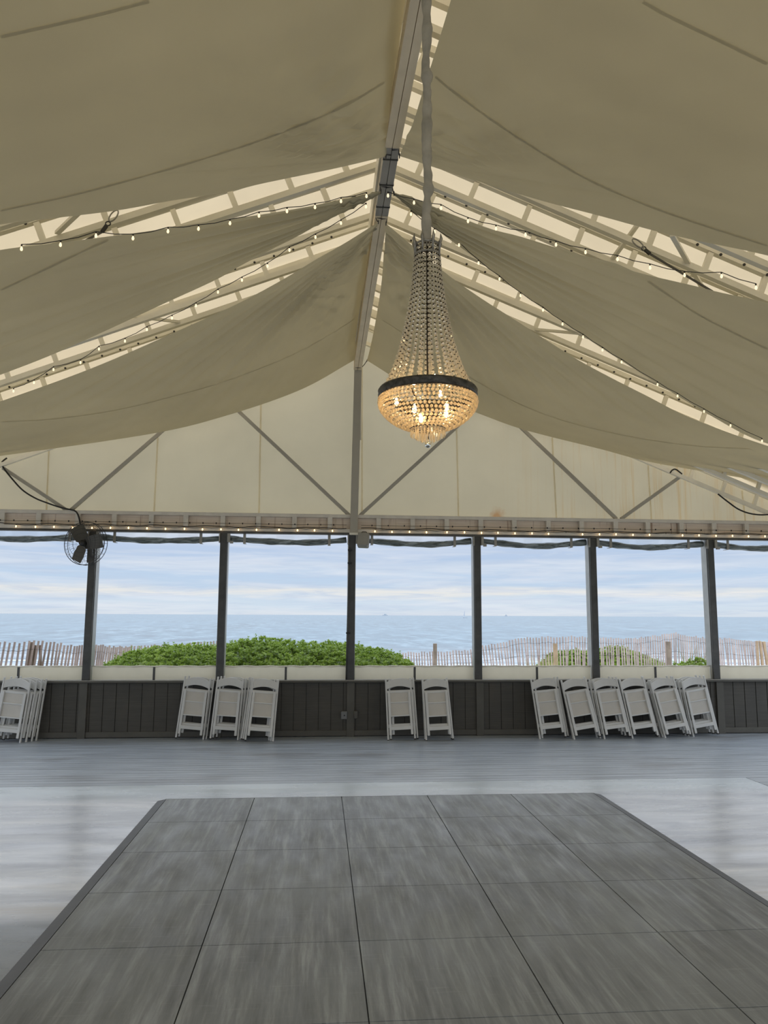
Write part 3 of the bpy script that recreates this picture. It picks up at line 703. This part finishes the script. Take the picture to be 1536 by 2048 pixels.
# ------------------------------------------------------------------ rolled clear curtains
bl = ['in the bay left of the fan post', 'in the bay right of the fan', 'in the bay left of the middle post', 'in the bay right of the middle post', 'in the second bay right of the middle post', 'in the third bay right of the middle post', 'in the far right bay']
for i in range(7):
    x0, x1 = PX[i]+.09, PX[i+1]-.09
    t = thing('rolled_curtain', ((x0+x1)/2, 12.62, 3.12), 'rolled-up clear curtain ' + bl[i], 'curtain', 'rolled clear curtains')
    pts, rs = [], []
    for q in range(41):
        u = q/40; pts.append(V((x0+(x1-x0)*u, 12.66, 3.135-.06*math.sin(math.pi*u)-.008*math.sin(u*7+i)))); rs.append(.050+.006*math.sin(u*17+i)+.003*math.sin(u*41))
    b = MB(); b.tube(pts, rs, 12); b.build('roll', MT['clear'], t, True)
    b = MB()
    for q in range(41):
        u = q/40; b.v += [V((pts[q].x, 12.67, 3.22)), V((pts[q].x, 12.665+.02*math.sin(u*23), pts[q].z-.0))]
    for q in range(40): b.f.append([2*q, 2*q+2, 2*q+3, 2*q+1])
    b.mi = [0]*len(b.f); b.build('hanging_film', MT['film'], t, True)
    for u in (.13, .86):
        p = pts[int(u*40)]; b = MB(); b.box(p.x-.022, p.x+.022, p.y-.066, p.y-.060, p.z-.06, 3.22); b.box(p.x-.022, p.x+.022, p.y-.066, p.y+.066, p.z-.066, p.z-.060); b.build('strap', MT['bracket'], t)

# ------------------------------------------------------------------ wall fan
FC = onY(168.5, 1086.5, 12.2); FR = .335
t = thing('wall_fan', FC, 'round caged fan on the post at the left', 'fan')
rotm = Matrix.Rotation(math.radians(-14), 4, 'Z')
T_ = lambda p: FC + rotm @ V(p)
def ring(bm, r, y, tr, n=48): bm.tube([T_((r*math.cos(2*math.pi*q/n), y, r*math.sin(2*math.pi*q/n))) for q in range(n+1)], tr, 5)
b = MB(); ring(b, FR, -.0, .0055); ring(b, FR, .09, .005)
for r, y in ((.29, -.045), (.22, -.065), (.15, -.078)): ring(b, r, y, .0022)
for r, y in ((.26, .12), (.15, .14)): ring(b, r, y, .0022)
for q in range(36):
    a = 2*math.pi*q/36; ca, sa = math.cos(a), math.sin(a)
    b.tube([T_((FR*ca, 0, FR*sa)), T_((.29*ca, -.045, .29*sa)), T_((.15*ca, -.078, .15*sa)), T_((.07*ca, -.085, .07*sa))], .0014, 4)
for q in range(24):
    a = 2*math.pi*q/24; ca, sa = math.cos(a), math.sin(a)
    b.tube([T_((FR*ca, .0, FR*sa)), T_((FR*ca, .09, FR*sa)), T_((.26*ca, .12, .26*sa)), T_((.08*ca, .14, .08*sa))], .0016, 4)
b.build('cage', MT['wire'], t, True)
for ang in (121, 247, 8):
    a = math.radians(ang); ca, sa = math.cos(a), math.sin(a); b = MB()
    prof = [(.045, -.07, .06), (.08, -.10, .09), (.2, -.11, .105), (.30, -.105, .095)]
    vs = []
    for (r, w0, w1) in prof:
        for ww, yy in ((w0, .03), (w1, -.03)):
            for th in (-.003, .003): vs.append(T_((r*ca-ww*sa, yy+th, r*sa+ww*ca)))
    fs = []
    for i in range(3):
        o = i*4; fs += [(o, o+4, o+6, o+2), (o+1, o+3, o+7, o+5), (o, o+1, o+5, o+4), (o+2, o+6, o+7, o+3)]
    fs += [(0, 2, 3, 1), (12, 13, 15, 14)]
    b.add(vs, fs); b.build('blade', MT['fanblade'], t)
b = MB(); b.lathe([(.001, -.09), (.04, -.088), (.05, -.06), (.05, .0), (.001, .0)], (0, 0, 0), 18, 0, Matrix.Rotation(-math.pi/2, 4, 'X')); b.v = [T_((p.x, p.y, p.z)) for p in b.v]; b.build('hub', MT['black'], t, True)
b = MB(); b.lathe([(.001, .03), (.075, .03), (.085, .06), (.085, .2), (.06, .24), (.001, .245)], (0, 0, 0), 20, 0, Matrix.Rotation(-math.pi/2, 4, 'X')); b.v = [T_((p.x, p.y, p.z)) for p in b.v]; b.build('motor', MT['fanblade'], t, True)
b = MB(); b.box(-3.62-.06, -3.62+.06, 12.50, 12.56, FC.z-.28, FC.z+.12); b.bar(T_((0, .2, 0)), (-3.6, 12.52, FC.z-.02), .07, .07); b.bar(T_((.03, .16, -.05)), (-3.6, 12.52, FC.z-.2), .03, .03); b.build('mount_arm', MT['fanblade'], t)

# speaker box, conduit, outlets
p = onY(727, 1081, 12.42)
t = thing('speaker_box', p, 'small grey box speaker tilted under the header beside the middle post', 'speaker')
mt_ = Matrix.Translation(p) @ Matrix.Rotation(math.radians(6), 4, 'Y') @ Matrix.Rotation(math.radians(-14), 4, 'X') @ Matrix.Rotation(math.radians(-12), 4, 'Z')
b = MB(); b.box(-.092, .092, -.07, .07, -.115, .115, 0, mt_); b.build('cabinet', MT['boxgrey'], t, False, .022)
b = MB(); b.box(-.078, .078, -.076, -.0705, -.1, .1, 0, mt_); b.build('grille', MT['boxgrey'], t, False, .002)
b = MB(); b.bar(mt_ @ V((0, .02, .115)), (p.x, 12.54, 3.22), .05, .02); b.tube([mt_ @ V((-.05, 0, .118)), mt_ @ V((-.03, 0, .15)), mt_ @ V((.03, 0, .15)), mt_ @ V((.05, 0, .118))], .007, 6); b.build('bracket', MT['black'], t)
t = thing('conduit_pipe', (.42, 12.54, .868), 'thin dark conduit pipe clamped to the left of the middle post', 'pipe')
b = MB(); b.tube([onY(698.5, 1094, 12.53), onY(697, 1180, 12.53), onY(694.5, 1270, 12.53), onY(692.5, 1360, 12.53)], .013, 8); b.build('pipe', MT['post'], t, True)
for yy in (1100, 1126, 1266):
    q = onY(698.5-(yy-1094)*.0225, yy, 12.53); b = MB(); b.box(q.x-.022, q.x+.05, q.y-.018, q.y+.02, q.z-.012, q.z+.012); b.build('clamp', MT['black'], t)
p = onY(688, 1430, 12.5)
t = thing('outlet_box', p, 'weathered grey outlet box left of the wall batten under the middle post', 'outlet')
b = MB(); b.box(p.x-.05, p.x+.05, 12.45, 12.53, p.z-.065, p.z+.065); b.build('cover', MT['outlet'], t, False, .012)
b = MB(); b.lathe([(.001, 0), (.012, 0), (.012, .004), (.001, .004)], (p.x+.005, 12.449, p.z), 10, 0, Matrix.Rotation(math.pi/2, 4, 'X')); b.build('socket_hole', MT['black'], t)
p = onY(711.5, 1429, 12.5); b = MB(); b.box(p.x-.028, p.x+.028, 12.455, 12.53, p.z-.06, p.z+.06)
tag(b.build('junction_box', MT['trimdark'], None, False, .006), 'narrow dark junction box right of the wall batten under the middle post', 'outlet')

# ------------------------------------------------------------------ chandelier
CX, CY = .578, 4.10
t = thing('chandelier', (CX, CY, 2.82), 'tall crystal bead chandelier with a lit bowl, hung from the ridge', 'chandelier')
cz = lambda y: onY(855, y, CY).z
prof = [(.066, 3.985), (.070, 3.93), (.080, 3.80), (.095, 3.67), (.115, 3.55), (.142, 3.42), (.172, 3.31), (.205, 3.22), (.245, 3.135)]
pl = smoothline([V((r, 0, z)) for r, z in prof], 31)
NS = 26
for sidx in range(NS):
    a = 2*math.pi*sidx/NS+.05; b = MB()
    for i, p in enumerate(pl):
        r = .0066+.0056*(i/30)*(i/30)+.001*(i/30); q = V((CX+p.x*math.cos(a), CY+p.x*math.sin(a), p.z)); b.gem(q, r, r*2.5, 6, 0, a)
        if i < 30:
            q2 = pl[i+1]; m2 = V((CX+(p.x+q2.x)/2*math.cos(a), CY+(p.x+q2.x)/2*math.sin(a), (p.z+q2.z)/2)); b.gem(m2, .0046, .0095, 4, 1)
    b.build('bead_strand', [MT['crystal2'], MT['pin']], t)
# crown
b = MB(); b.tube([(CX+.068*math.cos(q*math.pi/16), CY+.068*math.sin(q*math.pi/16), 3.985) for q in range(33)], .006, 6)
b.tube([(CX+.070*math.cos(q*math.pi/16), CY+.070*math.sin(q*math.pi/16), 3.925) for q in range(33)], .005, 6)
for q in range(8):
    a = q*math.pi/4+.3; ca, sa = math.cos(a), math.sin(a); x, y = CX+.072*ca, CY+.072*sa
    b.tube([(x, y, 3.93), (x+.004*ca, y+.004*sa, 3.985), (x+.012*ca, y+.012*sa, 4.01), (x+.008*ca, y+.008*sa, 4.045)], [.005, .007, .009, .001], 6)
    a2 = a+math.pi/8; b.tube([(CX+.071*math.cos(a+v*math.pi/4), CY+.071*math.sin(a+v*math.pi/4), 4.0-.022*math.sin(math.pi*v)) for v in [i/6 for i in range(7)]], .0035, 5)
b.tube([(CX-.068, CY, 3.985), (CX+.068, CY, 3.985)], .004, 5); b.tube([(CX, CY-.068, 3.985), (CX, CY+.068, 3.985)], .004, 5)
b.build('crown', MT['crown'], t, True)
b = MB(); b.tube([(CX, CY, 4.02), (CX, CY, 2.86)], .006, 8); b.build('stem', MT['pin'], t, True)
# band
b = MB(); b.lathe([(.250, 3.098), (.270, 3.094), (.276, 3.106), (.272, 3.118), (.276, 3.130), (.268, 3.142), (.250, 3.138), (.250, 3.098)], (CX, CY, 0), 72); b.build('band', MT['brass'], t, True)
# bowl rings of beads
bowl = [(.268, 3.083), (.270, 3.063), (.266, 3.043), (.257, 3.023), (.243, 3.004), (.226, 2.986), (.206, 2.969), (.184, 2.954), (.160, 2.941), (.135, 2.930), (.112, 2.921)]
for ri, (r, z) in enumerate(bowl):
    n_ = max(20, int(2*math.pi*r/.0235)); b = MB()
    for q in range(n_):
        a = 2*math.pi*(q+.5*(ri % 2))/n_; b.gem((CX+r*math.cos(a), CY+r*math.sin(a), z), .0092, .021, 6, 0, a)
    b.tube([(CX+(r-.008)*math.cos(2*math.pi*q/40), CY+(r-.008)*math.sin(2*math.pi*q/40), z+.009) for q in range(41)], .0016, 4, 1)
    b.build('bead_ring', [MT['crystal'], MT['pin']], t)
b = MB()
for q in range(6):
    a = q*math.pi/3; b.tube([(CX, CY, 3.05), (CX+.13*math.cos(a), CY+.13*math.sin(a), 3.02), (CX+.25*math.cos(a), CY+.25*math.sin(a), 3.10)], .004, 5)
b.tube([(CX+.16*math.cos(q*math.pi/16), CY+.16*math.sin(q*math.pi/16), 3.035) for q in range(33)], .005, 6); b.build('inner_frame', MT['pin'], t, True)
b = MB(); b.tube([(CX+.094*math.cos(q*math.pi/16), CY+.094*math.sin(q*math.pi/16), 2.918) for q in range(33)], .004, 6); b.build('lower_ring', MT['brass'], t, True)
for (r, n_, z0, z1) in ((.094, 30, 2.912, 2.872), (.066, 22, 2.905, 2.856), (.038, 14, 2.90, 2.842)):
    b = MB()
    for q in range(n_):
        a = 2*math.pi*q/n_; x, y = CX+r*math.cos(a), CY+r*math.sin(a); b.gem((x, y, z0), .005, .011, 6, 0, a); b.tube([(x, y, z0-.007), (x, y, z1+.008), (x, y, z1)], [.0022, .0046, .0006], 5)
    b.build('prism_tier', MT['crystal'], t)
b = MB(); b.lathe([(.0165*math.sin(math.pi*q/12)+.0001, -.0165*math.cos(math.pi*q/12)) for q in range(13)], (CX, CY, 2.828), 20); b.build('ball', MT['chrome'], t, True)
for (x, y, dy) in ((828, 762, -.10), (870, 757, .12), (793, 803, -.02), (881, 787, .02), (894, 812, -.05), (892, 825, -.14), (829, 817, -.1), (842, 836, -.16)):
    p = onY(x, y, CY+dy); d = V((p.x-CX, p.y-CY, 0))
    if d.length > .22: p = V((CX, CY, p.z))+d.normalized()*.22
    b = MB(); b.lathe([(.001, .026), (.006, .014), (.011, -.004), (.008, -.020), (.001, -.024)], p, 10); b.build('bulb', MT['glowchan'], t, True)
# sleeve over the chain
pts, rs = [], []
for q in range(110):
    u = q/109; z = 3.99+u*(5.985-3.99); nn = mnoise.noise(V((z*5, 1.3, 0))); n2_ = mnoise.noise(V((z*14, 7, 2)))
    pts.append(V((CX+.012*mnoise.noise(V((z*4, 5, 5)))+.006*n2_, CY+.012*mnoise.noise(V((z*4, 9, 1))), z))); rs.append(max(.019, max(.021, .027+.009*nn+.014*n2_)-.007*max(0, math.sin(z*21+3*nn))**8))
b = MB(); b.tube(pts, rs, 14); b.build('chain_sleeve', MT['sleeve'], t, True)

# ------------------------------------------------------------------ folding chairs
def make_chair():
    r = bpy.data.objects.new('folding_chair', None); r.empty_display_size = .1
    parts = []
    def pt(b, name, m, bev=.005):
        o = b.build(name, m, None, False, bev); o.parent = r; parts.append(o)
    for s in (-1, 1):
        b = MB(); b.bar((s*.207, 0, .0), (s*.192, 0, .935), .026, .034, (0, 1, 0)); pt(b, 'back_leg', MT['resin'], .007)
        f = parts[-1]; b = MB(); b.bar((s*.207, 0, -.002), (s*.2068, 0, .014), .029, .037, (0, 1, 0)); o = b.build('foot_cap', MT['foot']); o.parent = f
        b = MB(); b.bar((s*.166, -.030, .075), (s*.160, -.030, .735), .036, .024, (0, 1, 0)); pt(b, 'front_leg', MT['resin'], .004)
    # arched backrest panel
    b = MB(); n = 16
    for i in range(n+1):
        u = i/n*2-1; x = u*.182; yb = .018*(1-u*u)
        zt_, zb_ = .885+.048*(1-u*u), .775+.040*(1-u*u)
        b.v += [V((x, -.012+yb, zb_)), V((x, .008+yb, zb_)), V((x, .008+yb, zt_)), V((x, -.012+yb, zt_))]
    for i in range(n):
        o = i*4
        for q in range(4): b.f.append([o+q, o+(q+1) % 4, o+4+(q+1) % 4, o+4+q])
    b.f += [[0, 3, 2, 1], [n*4, n*4+1, n*4+2, n*4+3]]; b.mi = [0]*len(b.f); pt(b, 'backrest', MT['resin'], .004)
    b = MB(); b.box(-.185, .185, -.022, .004, .712, .748); b.box(-.150, .150, -.030, .0, .352, .374); b.box(-.150, .150, -.030, -.01, .556, .576)
    b.box(-.150, -.138, -.028, .0, .37, .72); b.box(.138, .150, -.028, .0, .37, .72); pt(b, 'seat_frame', MT['resin'], .004)
    b = MB(); b.box(-.140, .140, -.014, .006, .37, .715); pt(b, 'seat_pad', MT['seatpad'], .003)
    b = MB(); b.bar((-.165, -.030, .178), (.165, -.030, .178), .056, .022, (0, 1, 0)); b.v = b.v; pt(b, 'front_stretcher', MT['resin'], .004)
    b = MB(); b.bar((-.20, .004, .215), (.20, .004, .215), .05, .022, (0, 1, 0)); pt(b, 'back_stretcher', MT['resin'], .004)
    return r
CH0 = make_chair(); used = [False]
COL.objects.link(CH0)
def children(o): return [c for c in bpy.data.objects if c.parent == o]
def copytree(o, par=None):
    c = o.copy(); COL.objects.link(c)
    if par is not None: c.parent = par
    for ch in children(o): copytree(ch, c)
    return c
def place_chair(p, roll, lean, yaw, label, group):
    if used[0]: o = copytree(CH0)
    else: o = CH0; used[0] = True
    m = Matrix.Translation(p) @ Matrix.Rotation(yaw, 4, 'Z') @ Matrix.Rotation(roll, 4, 'Y') @ Matrix.Rotation(-lean, 4, 'X')
    o.location = m.to_translation(); o.rotation_euler = m.to_euler(); tag(o, label, 'chair', group); return o
# stacks: bottom-left px, bottom-right px, top offset dx over the height, number of chairs, x step per chair behind
stacks = [((-17, 1486), (41, 1485), 12, 4, .055), ((352, 1478), (408.5, 1478), 11, 2, .03), ((420, 1480.5), (474.5, 1480.5), 8.7, 3, .042), ((490, 1483), (548, 1484.5), 9, 3, -.04),
          ((777, 1480.6), (830, 1480.6), -4.5, 2, .04), ((852, 1481), (905.5, 1481), -5, 2, .004), ((1081, 1477.5), (1132.6, 1477.5), -10.3, 2, .05), ((1149, 1479), (1200.6, 1477.5), -17, 2, .0),
          ((1208.4, 1477.5), (1260, 1477), -12.8, 3, -.035), ((1266, 1476.5), (1317, 1476.5), -14, 3, .012), ((1330.6, 1475.5), (1382, 1475.5), -19, 3, -.02), ((1386.4, 1473), (1436, 1472.5), -17.5, 3, -.035)]
for si, (bl_, br_, dx, n_, step) in enumerate(stacks):
    P, Q = onZ(*bl_, 0), onZ(*br_, 0); C0 = (P+Q)/2; px_h = 113.0
    roll0 = math.atan2(dx, px_h)
    for q in range(n_):
        y = min(C0.y, 12.40-.062*(n_-1)) + q*.062
        pos = ['front one', 'second', 'third', 'fourth'][q]
        room = 12.44-(min(C0.y, 12.40-.062*(n_-1))+(n_-1)*.062)-.02; lean = math.asin(min(.3, max(.05, room/.935)))
        lean = min(lean, math.radians(12))
        place_chair(V((C0.x+q*step+.006*((q*7+si) % 3-1), y, .003)), roll0+.006*((si*3+q*5) % 3-1), lean, 0.0,
                    'white folding chair against the half wall, %s in the %s stack from the left' % (pos, ORD[si]), 'white folding chairs stacked along the wall')

# ------------------------------------------------------------------ shrubs, grass, fences
def rosette(b, c, up, n, ln, wd):
    up = up.normalized(); a = up.cross(V((.3, .2, 1))).normalized(); a2 = up.cross(a); ph = random.random()*6
    for q in range(n):
        t_ = ph+2*math.pi*q/n; o = a*math.cos(t_)+a2*math.sin(t_); el_ = random.uniform(.25, 1.1)
        d = (o*math.cos(el_)+up*math.sin(el_)); sdv = d.cross(up).normalized(); l = ln*random.uniform(.75, 1.2); nr = sdv.cross(d)
        b.add([c, c+d*l*.55+sdv*wd/2+nr*.004, c+d*l, c+d*l*.55-sdv*wd/2+nr*.004], [(0, 1, 2), (0, 2, 3)])
def shrub(prof, Y, depth, base, label, nros, mleaf, ln=.062):
    P = [onY(x, y, Y) for x, y in prof]; xs_ = [p.x for p in P]; zs = [p.z for p in P]
    def top(x):
        for i in range(len(xs_)-1):
            if xs_[i] <= x <= xs_[i+1]: u = (x-xs_[i])/(xs_[i+1]-xs_[i]); return zs[i]*(1-u)+zs[i+1]*u
        return base
    t = thing('shrub', ((xs_[0]+xs_[-1])/2, Y, .15), label, 'shrub', None)
    b = MB(); bs = MB()
    for q in range(nros):
        x = random.uniform(xs_[0], xs_[-1]); ph = random.uniform(-1.45, 1.25); rr = random.uniform(.80, 1.0)
        tz = top(x)+.05*mnoise.noise(V((x*2.6, ph*2, 1)))+.03*mnoise.noise(V((x*8, ph*5, 4)))
        h = tz-base
        y = Y+depth*math.sin(ph)*rr+.10*mnoise.noise(V((x*2, ph*3, 9))); z = base+h*math.cos(ph)*rr
        c = V((x, y, z)); up = V((random.uniform(-.5, .5), math.sin(ph)*.9, math.cos(ph)+.45))
        rosette(b, c, up, 10, ln, ln*.46)
        if q % 45 == 0 and abs(ph) < .7:
            for k_ in range(4): rosette(b, V((x, y, z+.035*k_)), V((0, 0, 1)), 5, ln*.8, ln*.32)
        if q % 24 == 0: bs.tube([(x*.8+.2*(xs_[0]+xs_[-1])/2, Y, .12), (x*.95+.05*(xs_[0]+xs_[-1])/2, (y+Y)/2, (z+.1)/2), (x, y, z)], [.014, .009, .004], 4)
    nx, na = 40, 12
    for i in range(nx+1):
        x = xs_[0]+(xs_[-1]-xs_[0])*i/nx
        for q in range(na+1):
            ph = -1.57+3.0*q/na; f = .84+.10*mnoise.noise(V((x*3, ph*3, 2))); b.v.append(V((x, Y+depth*f*math.sin(ph), base+(top(x)-base)*f*max(0, math.cos(ph)))))
    o = len(b.v)-(nx+1)*(na+1)
    for i in range(nx):
        for q in range(na): b.f.append([o+i*(na+1)+q, o+(i+1)*(na+1)+q, o+(i+1)*(na+1)+q+1, o+i*(na+1)+q+1]); b.mi.append(0)
    b.build('foliage', mleaf, t); bs.build('stems', MT['stem'], t)
    return t
shrub([(214, 1331), (235, 1316), (262, 1304), (292, 1299), (330, 1292), (370, 1291), (420, 1293), (450, 1289), (482, 1281), (522, 1276), (560, 1280), (600, 1285), (640, 1286), (660, 1283), (700, 1288), (740, 1295), (780, 1304), (803, 1314), (824, 1330)],
      15.6, 1.5, .35, 'wide bright green shrub just outside the half wall, left of centre', 8200, MT['leaf'])
shrub([(1085, 1328), (1100, 1312), (1130, 1303), (1165, 1302), (1200, 1299), (1225, 1294), (1240, 1292), (1262, 1303), (1285, 1310), (1310, 1322), (1325, 1330)], 23.5, .9, .1, 'olive green shrub seen through the slat fence right of centre', 2300, MT['leaf'], .085)
shrub([(1352, 1331), (1375, 1325), (1392, 1318), (1398, 1316), (1408, 1322), (1418, 1331)], 18.5, .3, .3, 'small green weedy plant by the slat fence near the right post', 160, MT['leaf'], .075)
def tuft(px, Y, label, n_, h, m, lean=.25):
    c = onY(px, 1330, Y); t = thing('beach_grass', (c.x, Y, .2), label, 'grass', None, None); b = MB()
    for q in range(n_):
        x, y = c.x+random.gauss(0, .22), Y+random.gauss(0, .12); l = h*random.uniform(.55, 1.05); d = V((random.gauss(0, lean), random.gauss(0, lean), 1)).normalized()
        p0 = V((x, y, .15)); p1 = p0+d*l*.6; p2 = p0+d*l+V((d.x, d.y, -.1))*l*.3; sdv = d.cross(V((0, 1, 0))).normalized()*.007
        b.add([p0-sdv, p0+sdv, p1+sdv*.8, p1-sdv*.8, p2], [(0, 1, 2, 3), (3, 2, 4)])
    b.build('blades', m, t)
tuft(103, 14.2, 'clump of dry yellow beach grass at the left slat fence', 150, .92, MT['tuft'])
tuft(1396, 17.5, 'tall thin green weed stalks beside the right dark post', 26, 1.25, MT['leaf2'], .1)
tuft(1090, 19.0, 'pale weed stalks at the tan fence post', 40, 1.0, MT['tuft'], .16)

def fence(samples, label, posts, seed):
    """samples: (px x, px y of picket top, distance, lean)"""
    random.seed(seed)
    P = [(onY(x, y, Y), le) for x, y, Y, le in samples]
    t = thing('slat_fence', (P[0][0].x, P[0][0].y, .1), label, 'fence', 'wood and wire slat fences')
    L_ = [0]
    for i in range(1, len(P)): L_.append(L_[-1]+math.hypot(P[i][0].x-P[i-1][0].x, P[i][0].y-P[i-1][0].y))
    n_ = min(100, int(L_[-1]/.078)); j = 0; tops = []
    for q in range(n_):
        s = L_[-1]*q/(n_-1)
        while j < len(L_)-2 and L_[j+1] < s: j += 1
        u = (s-L_[j])/(L_[j+1]-L_[j]); p = P[j][0].lerp(P[j+1][0], u); le = P[j][1]*(1-u)+P[j+1][1]*u+random.gauss(0, .02)
        p.z += random.uniform(-.025, .025); base = .12; h = p.z-base; p0 = V((p.x-le*h, p.y, base)); tops.append((p0, p))
        b = MB(); b.bar(p0, p, .036, .010, (0, 1, 0)); b.build('picket', MT['wood_fence'], t)
    for fr in (.30, .62, .88):
        b = MB(); b.tube([a.lerp(c, fr)+V((0, -.008, 0)) for a, c in tops], .003, 4); b.build('wire', MT['wire'], t)
    for (x, y, Y, wpx, m, le) in posts:
        p = onY(x, y, Y); wd = wpx*Y/FPX; b = MB(); b.bar((p.x-le*(p.z-.1), Y, .1), p, wd, wd, (0, 1, 0)); b.build('fence_post', m, t, False, .006)
    return t
WP, WT = MT['wood_post'], MT['wood_tan']
fence([(-30, 1287, 14.4, .11), (6, 1286, 14.5, .11), (46, 1284, 14.6, .10), (73, 1282, 14.7, .12), (100, 1285, 14.9, .12), (150, 1291, 15.4, .09), (200, 1291, 16.2, .08), (239, 1294, 16.9, .08), (264, 1292, 17.4, .05), (330, 1290, 17.9, .03), (400, 1283, 18.0, 0), (440, 1283, 18.3, 0)],
      'slat fence beyond the half wall at the left, with leaning pickets', [(62.5, 1284, 14.75, 8.5, WP, 0.0), (71, 1290, 14.8, 4, WP, .08), (81, 1290, 14.85, 5, WP, -.05)], 3)
fence([(806, 1305, 21.0, -.05), (870, 1304, 20.5, -.05), (930, 1301, 20.2, -.10), (965, 1291, 20.0, -.12), (1010, 1283, 20.0, -.10), (1056, 1275, 20.0, -.05), (1124, 1273, 20.0, 0), (1149, 1273, 20.0, 0), (1209, 1276, 20.2, 0), (1262, 1278, 20.4, 0)],
      'slat fence beyond the half wall right of centre, dipping to the left', [(870, 1287, 20.0, 7, WP, 0), (1110, 1287, 19.6, 7.5, WT, 0)], 4)
fence([(1267, 1278, 20.4, 0), (1288, 1274, 20.6, 0), (1333, 1269, 20.8, 0), (1353, 1266, 20.9, 0), (1370, 1271, 21.0, 0), (1408, 1275, 21.2, 0), (1444, 1277, 21.4, -.04), (1473, 1278, 21.5, -.04), (1508, 1282, 21.7, -.03), (1545, 1284, 21.9, -.02), (1580, 1286, 22, 0)],
      'slat fence beyond the half wall at the far right, peaking beside its post', [(1336, 1283, 20.3, 7.5, WP, 0), (1514, 1282, 21.2, 4, WT, 0), (1520, 1282, 21.2, 4, WT, -.04), (1527, 1283, 21.2, 5, WT, -.12)], 5)

# ------------------------------------------------------------------ boats
c = onY(930, 1232.0, 1500); zs = -2.5
t = thing('sailboat', (c.x, 1500, zs), 'tiny grey sailboat on the horizon right of the middle post', 'sailboat')
b = MB(); b.add([(c.x-4.2, 1499, zs+1.1), (c.x+5, 1499, zs+1.1), (c.x+4, 1499, zs-.2), (c.x-3.6, 1499, zs-.2), (c.x-4.2, 1501.5, zs+1.1), (c.x+5, 1501.5, zs+1.1), (c.x+4, 1501.5, zs-.2), (c.x-3.6, 1501.5, zs-.2)],
               [(0, 3, 2, 1), (4, 5, 6, 7), (0, 1, 5, 4), (3, 7, 6, 2), (0, 4, 7, 3), (1, 2, 6, 5)]); b.build('hull', MT['hull'], t)
b = MB(); b.add([(c.x-3.4, 1500, zs+1.8), (c.x-.1, 1500, zs+1.8), (c.x-.6, 1500.3, zs+14.5), (c.x-3.4, 1500.2, zs+1.8), (c.x-.1, 1500.2, zs+1.8), (c.x-.6, 1500.5, zs+14.5)], [(0, 1, 2), (3, 5, 4), (0, 3, 4, 1), (1, 4, 5, 2), (2, 5, 3, 0)]); b.build('sail', MT['sail'], t)
b = MB(); b.tube([(c.x-.2, 1500.2, zs+1), (c.x-.5, 1500.4, zs+15)], .12, 6); b.build('mast', MT['hull'], t)
for (px, ln, lb) in ((770, 11, 'faint distant ship on the horizon right of the middle post'), (1012, 5, 'very small distant ship on the horizon right of the sailboat')):
    c = onY(px, 1229, 9000); l = ln*9000/FPX; b = MB(); x = c.x
    b.box(x-l/2, x+l/2, 8995, 9005, -3, 6); b.box(x-l*.2, x+l*.25, 8996, 9004, 6, 17); tag(b.build('ship', MT['hull']), lb, 'ship')
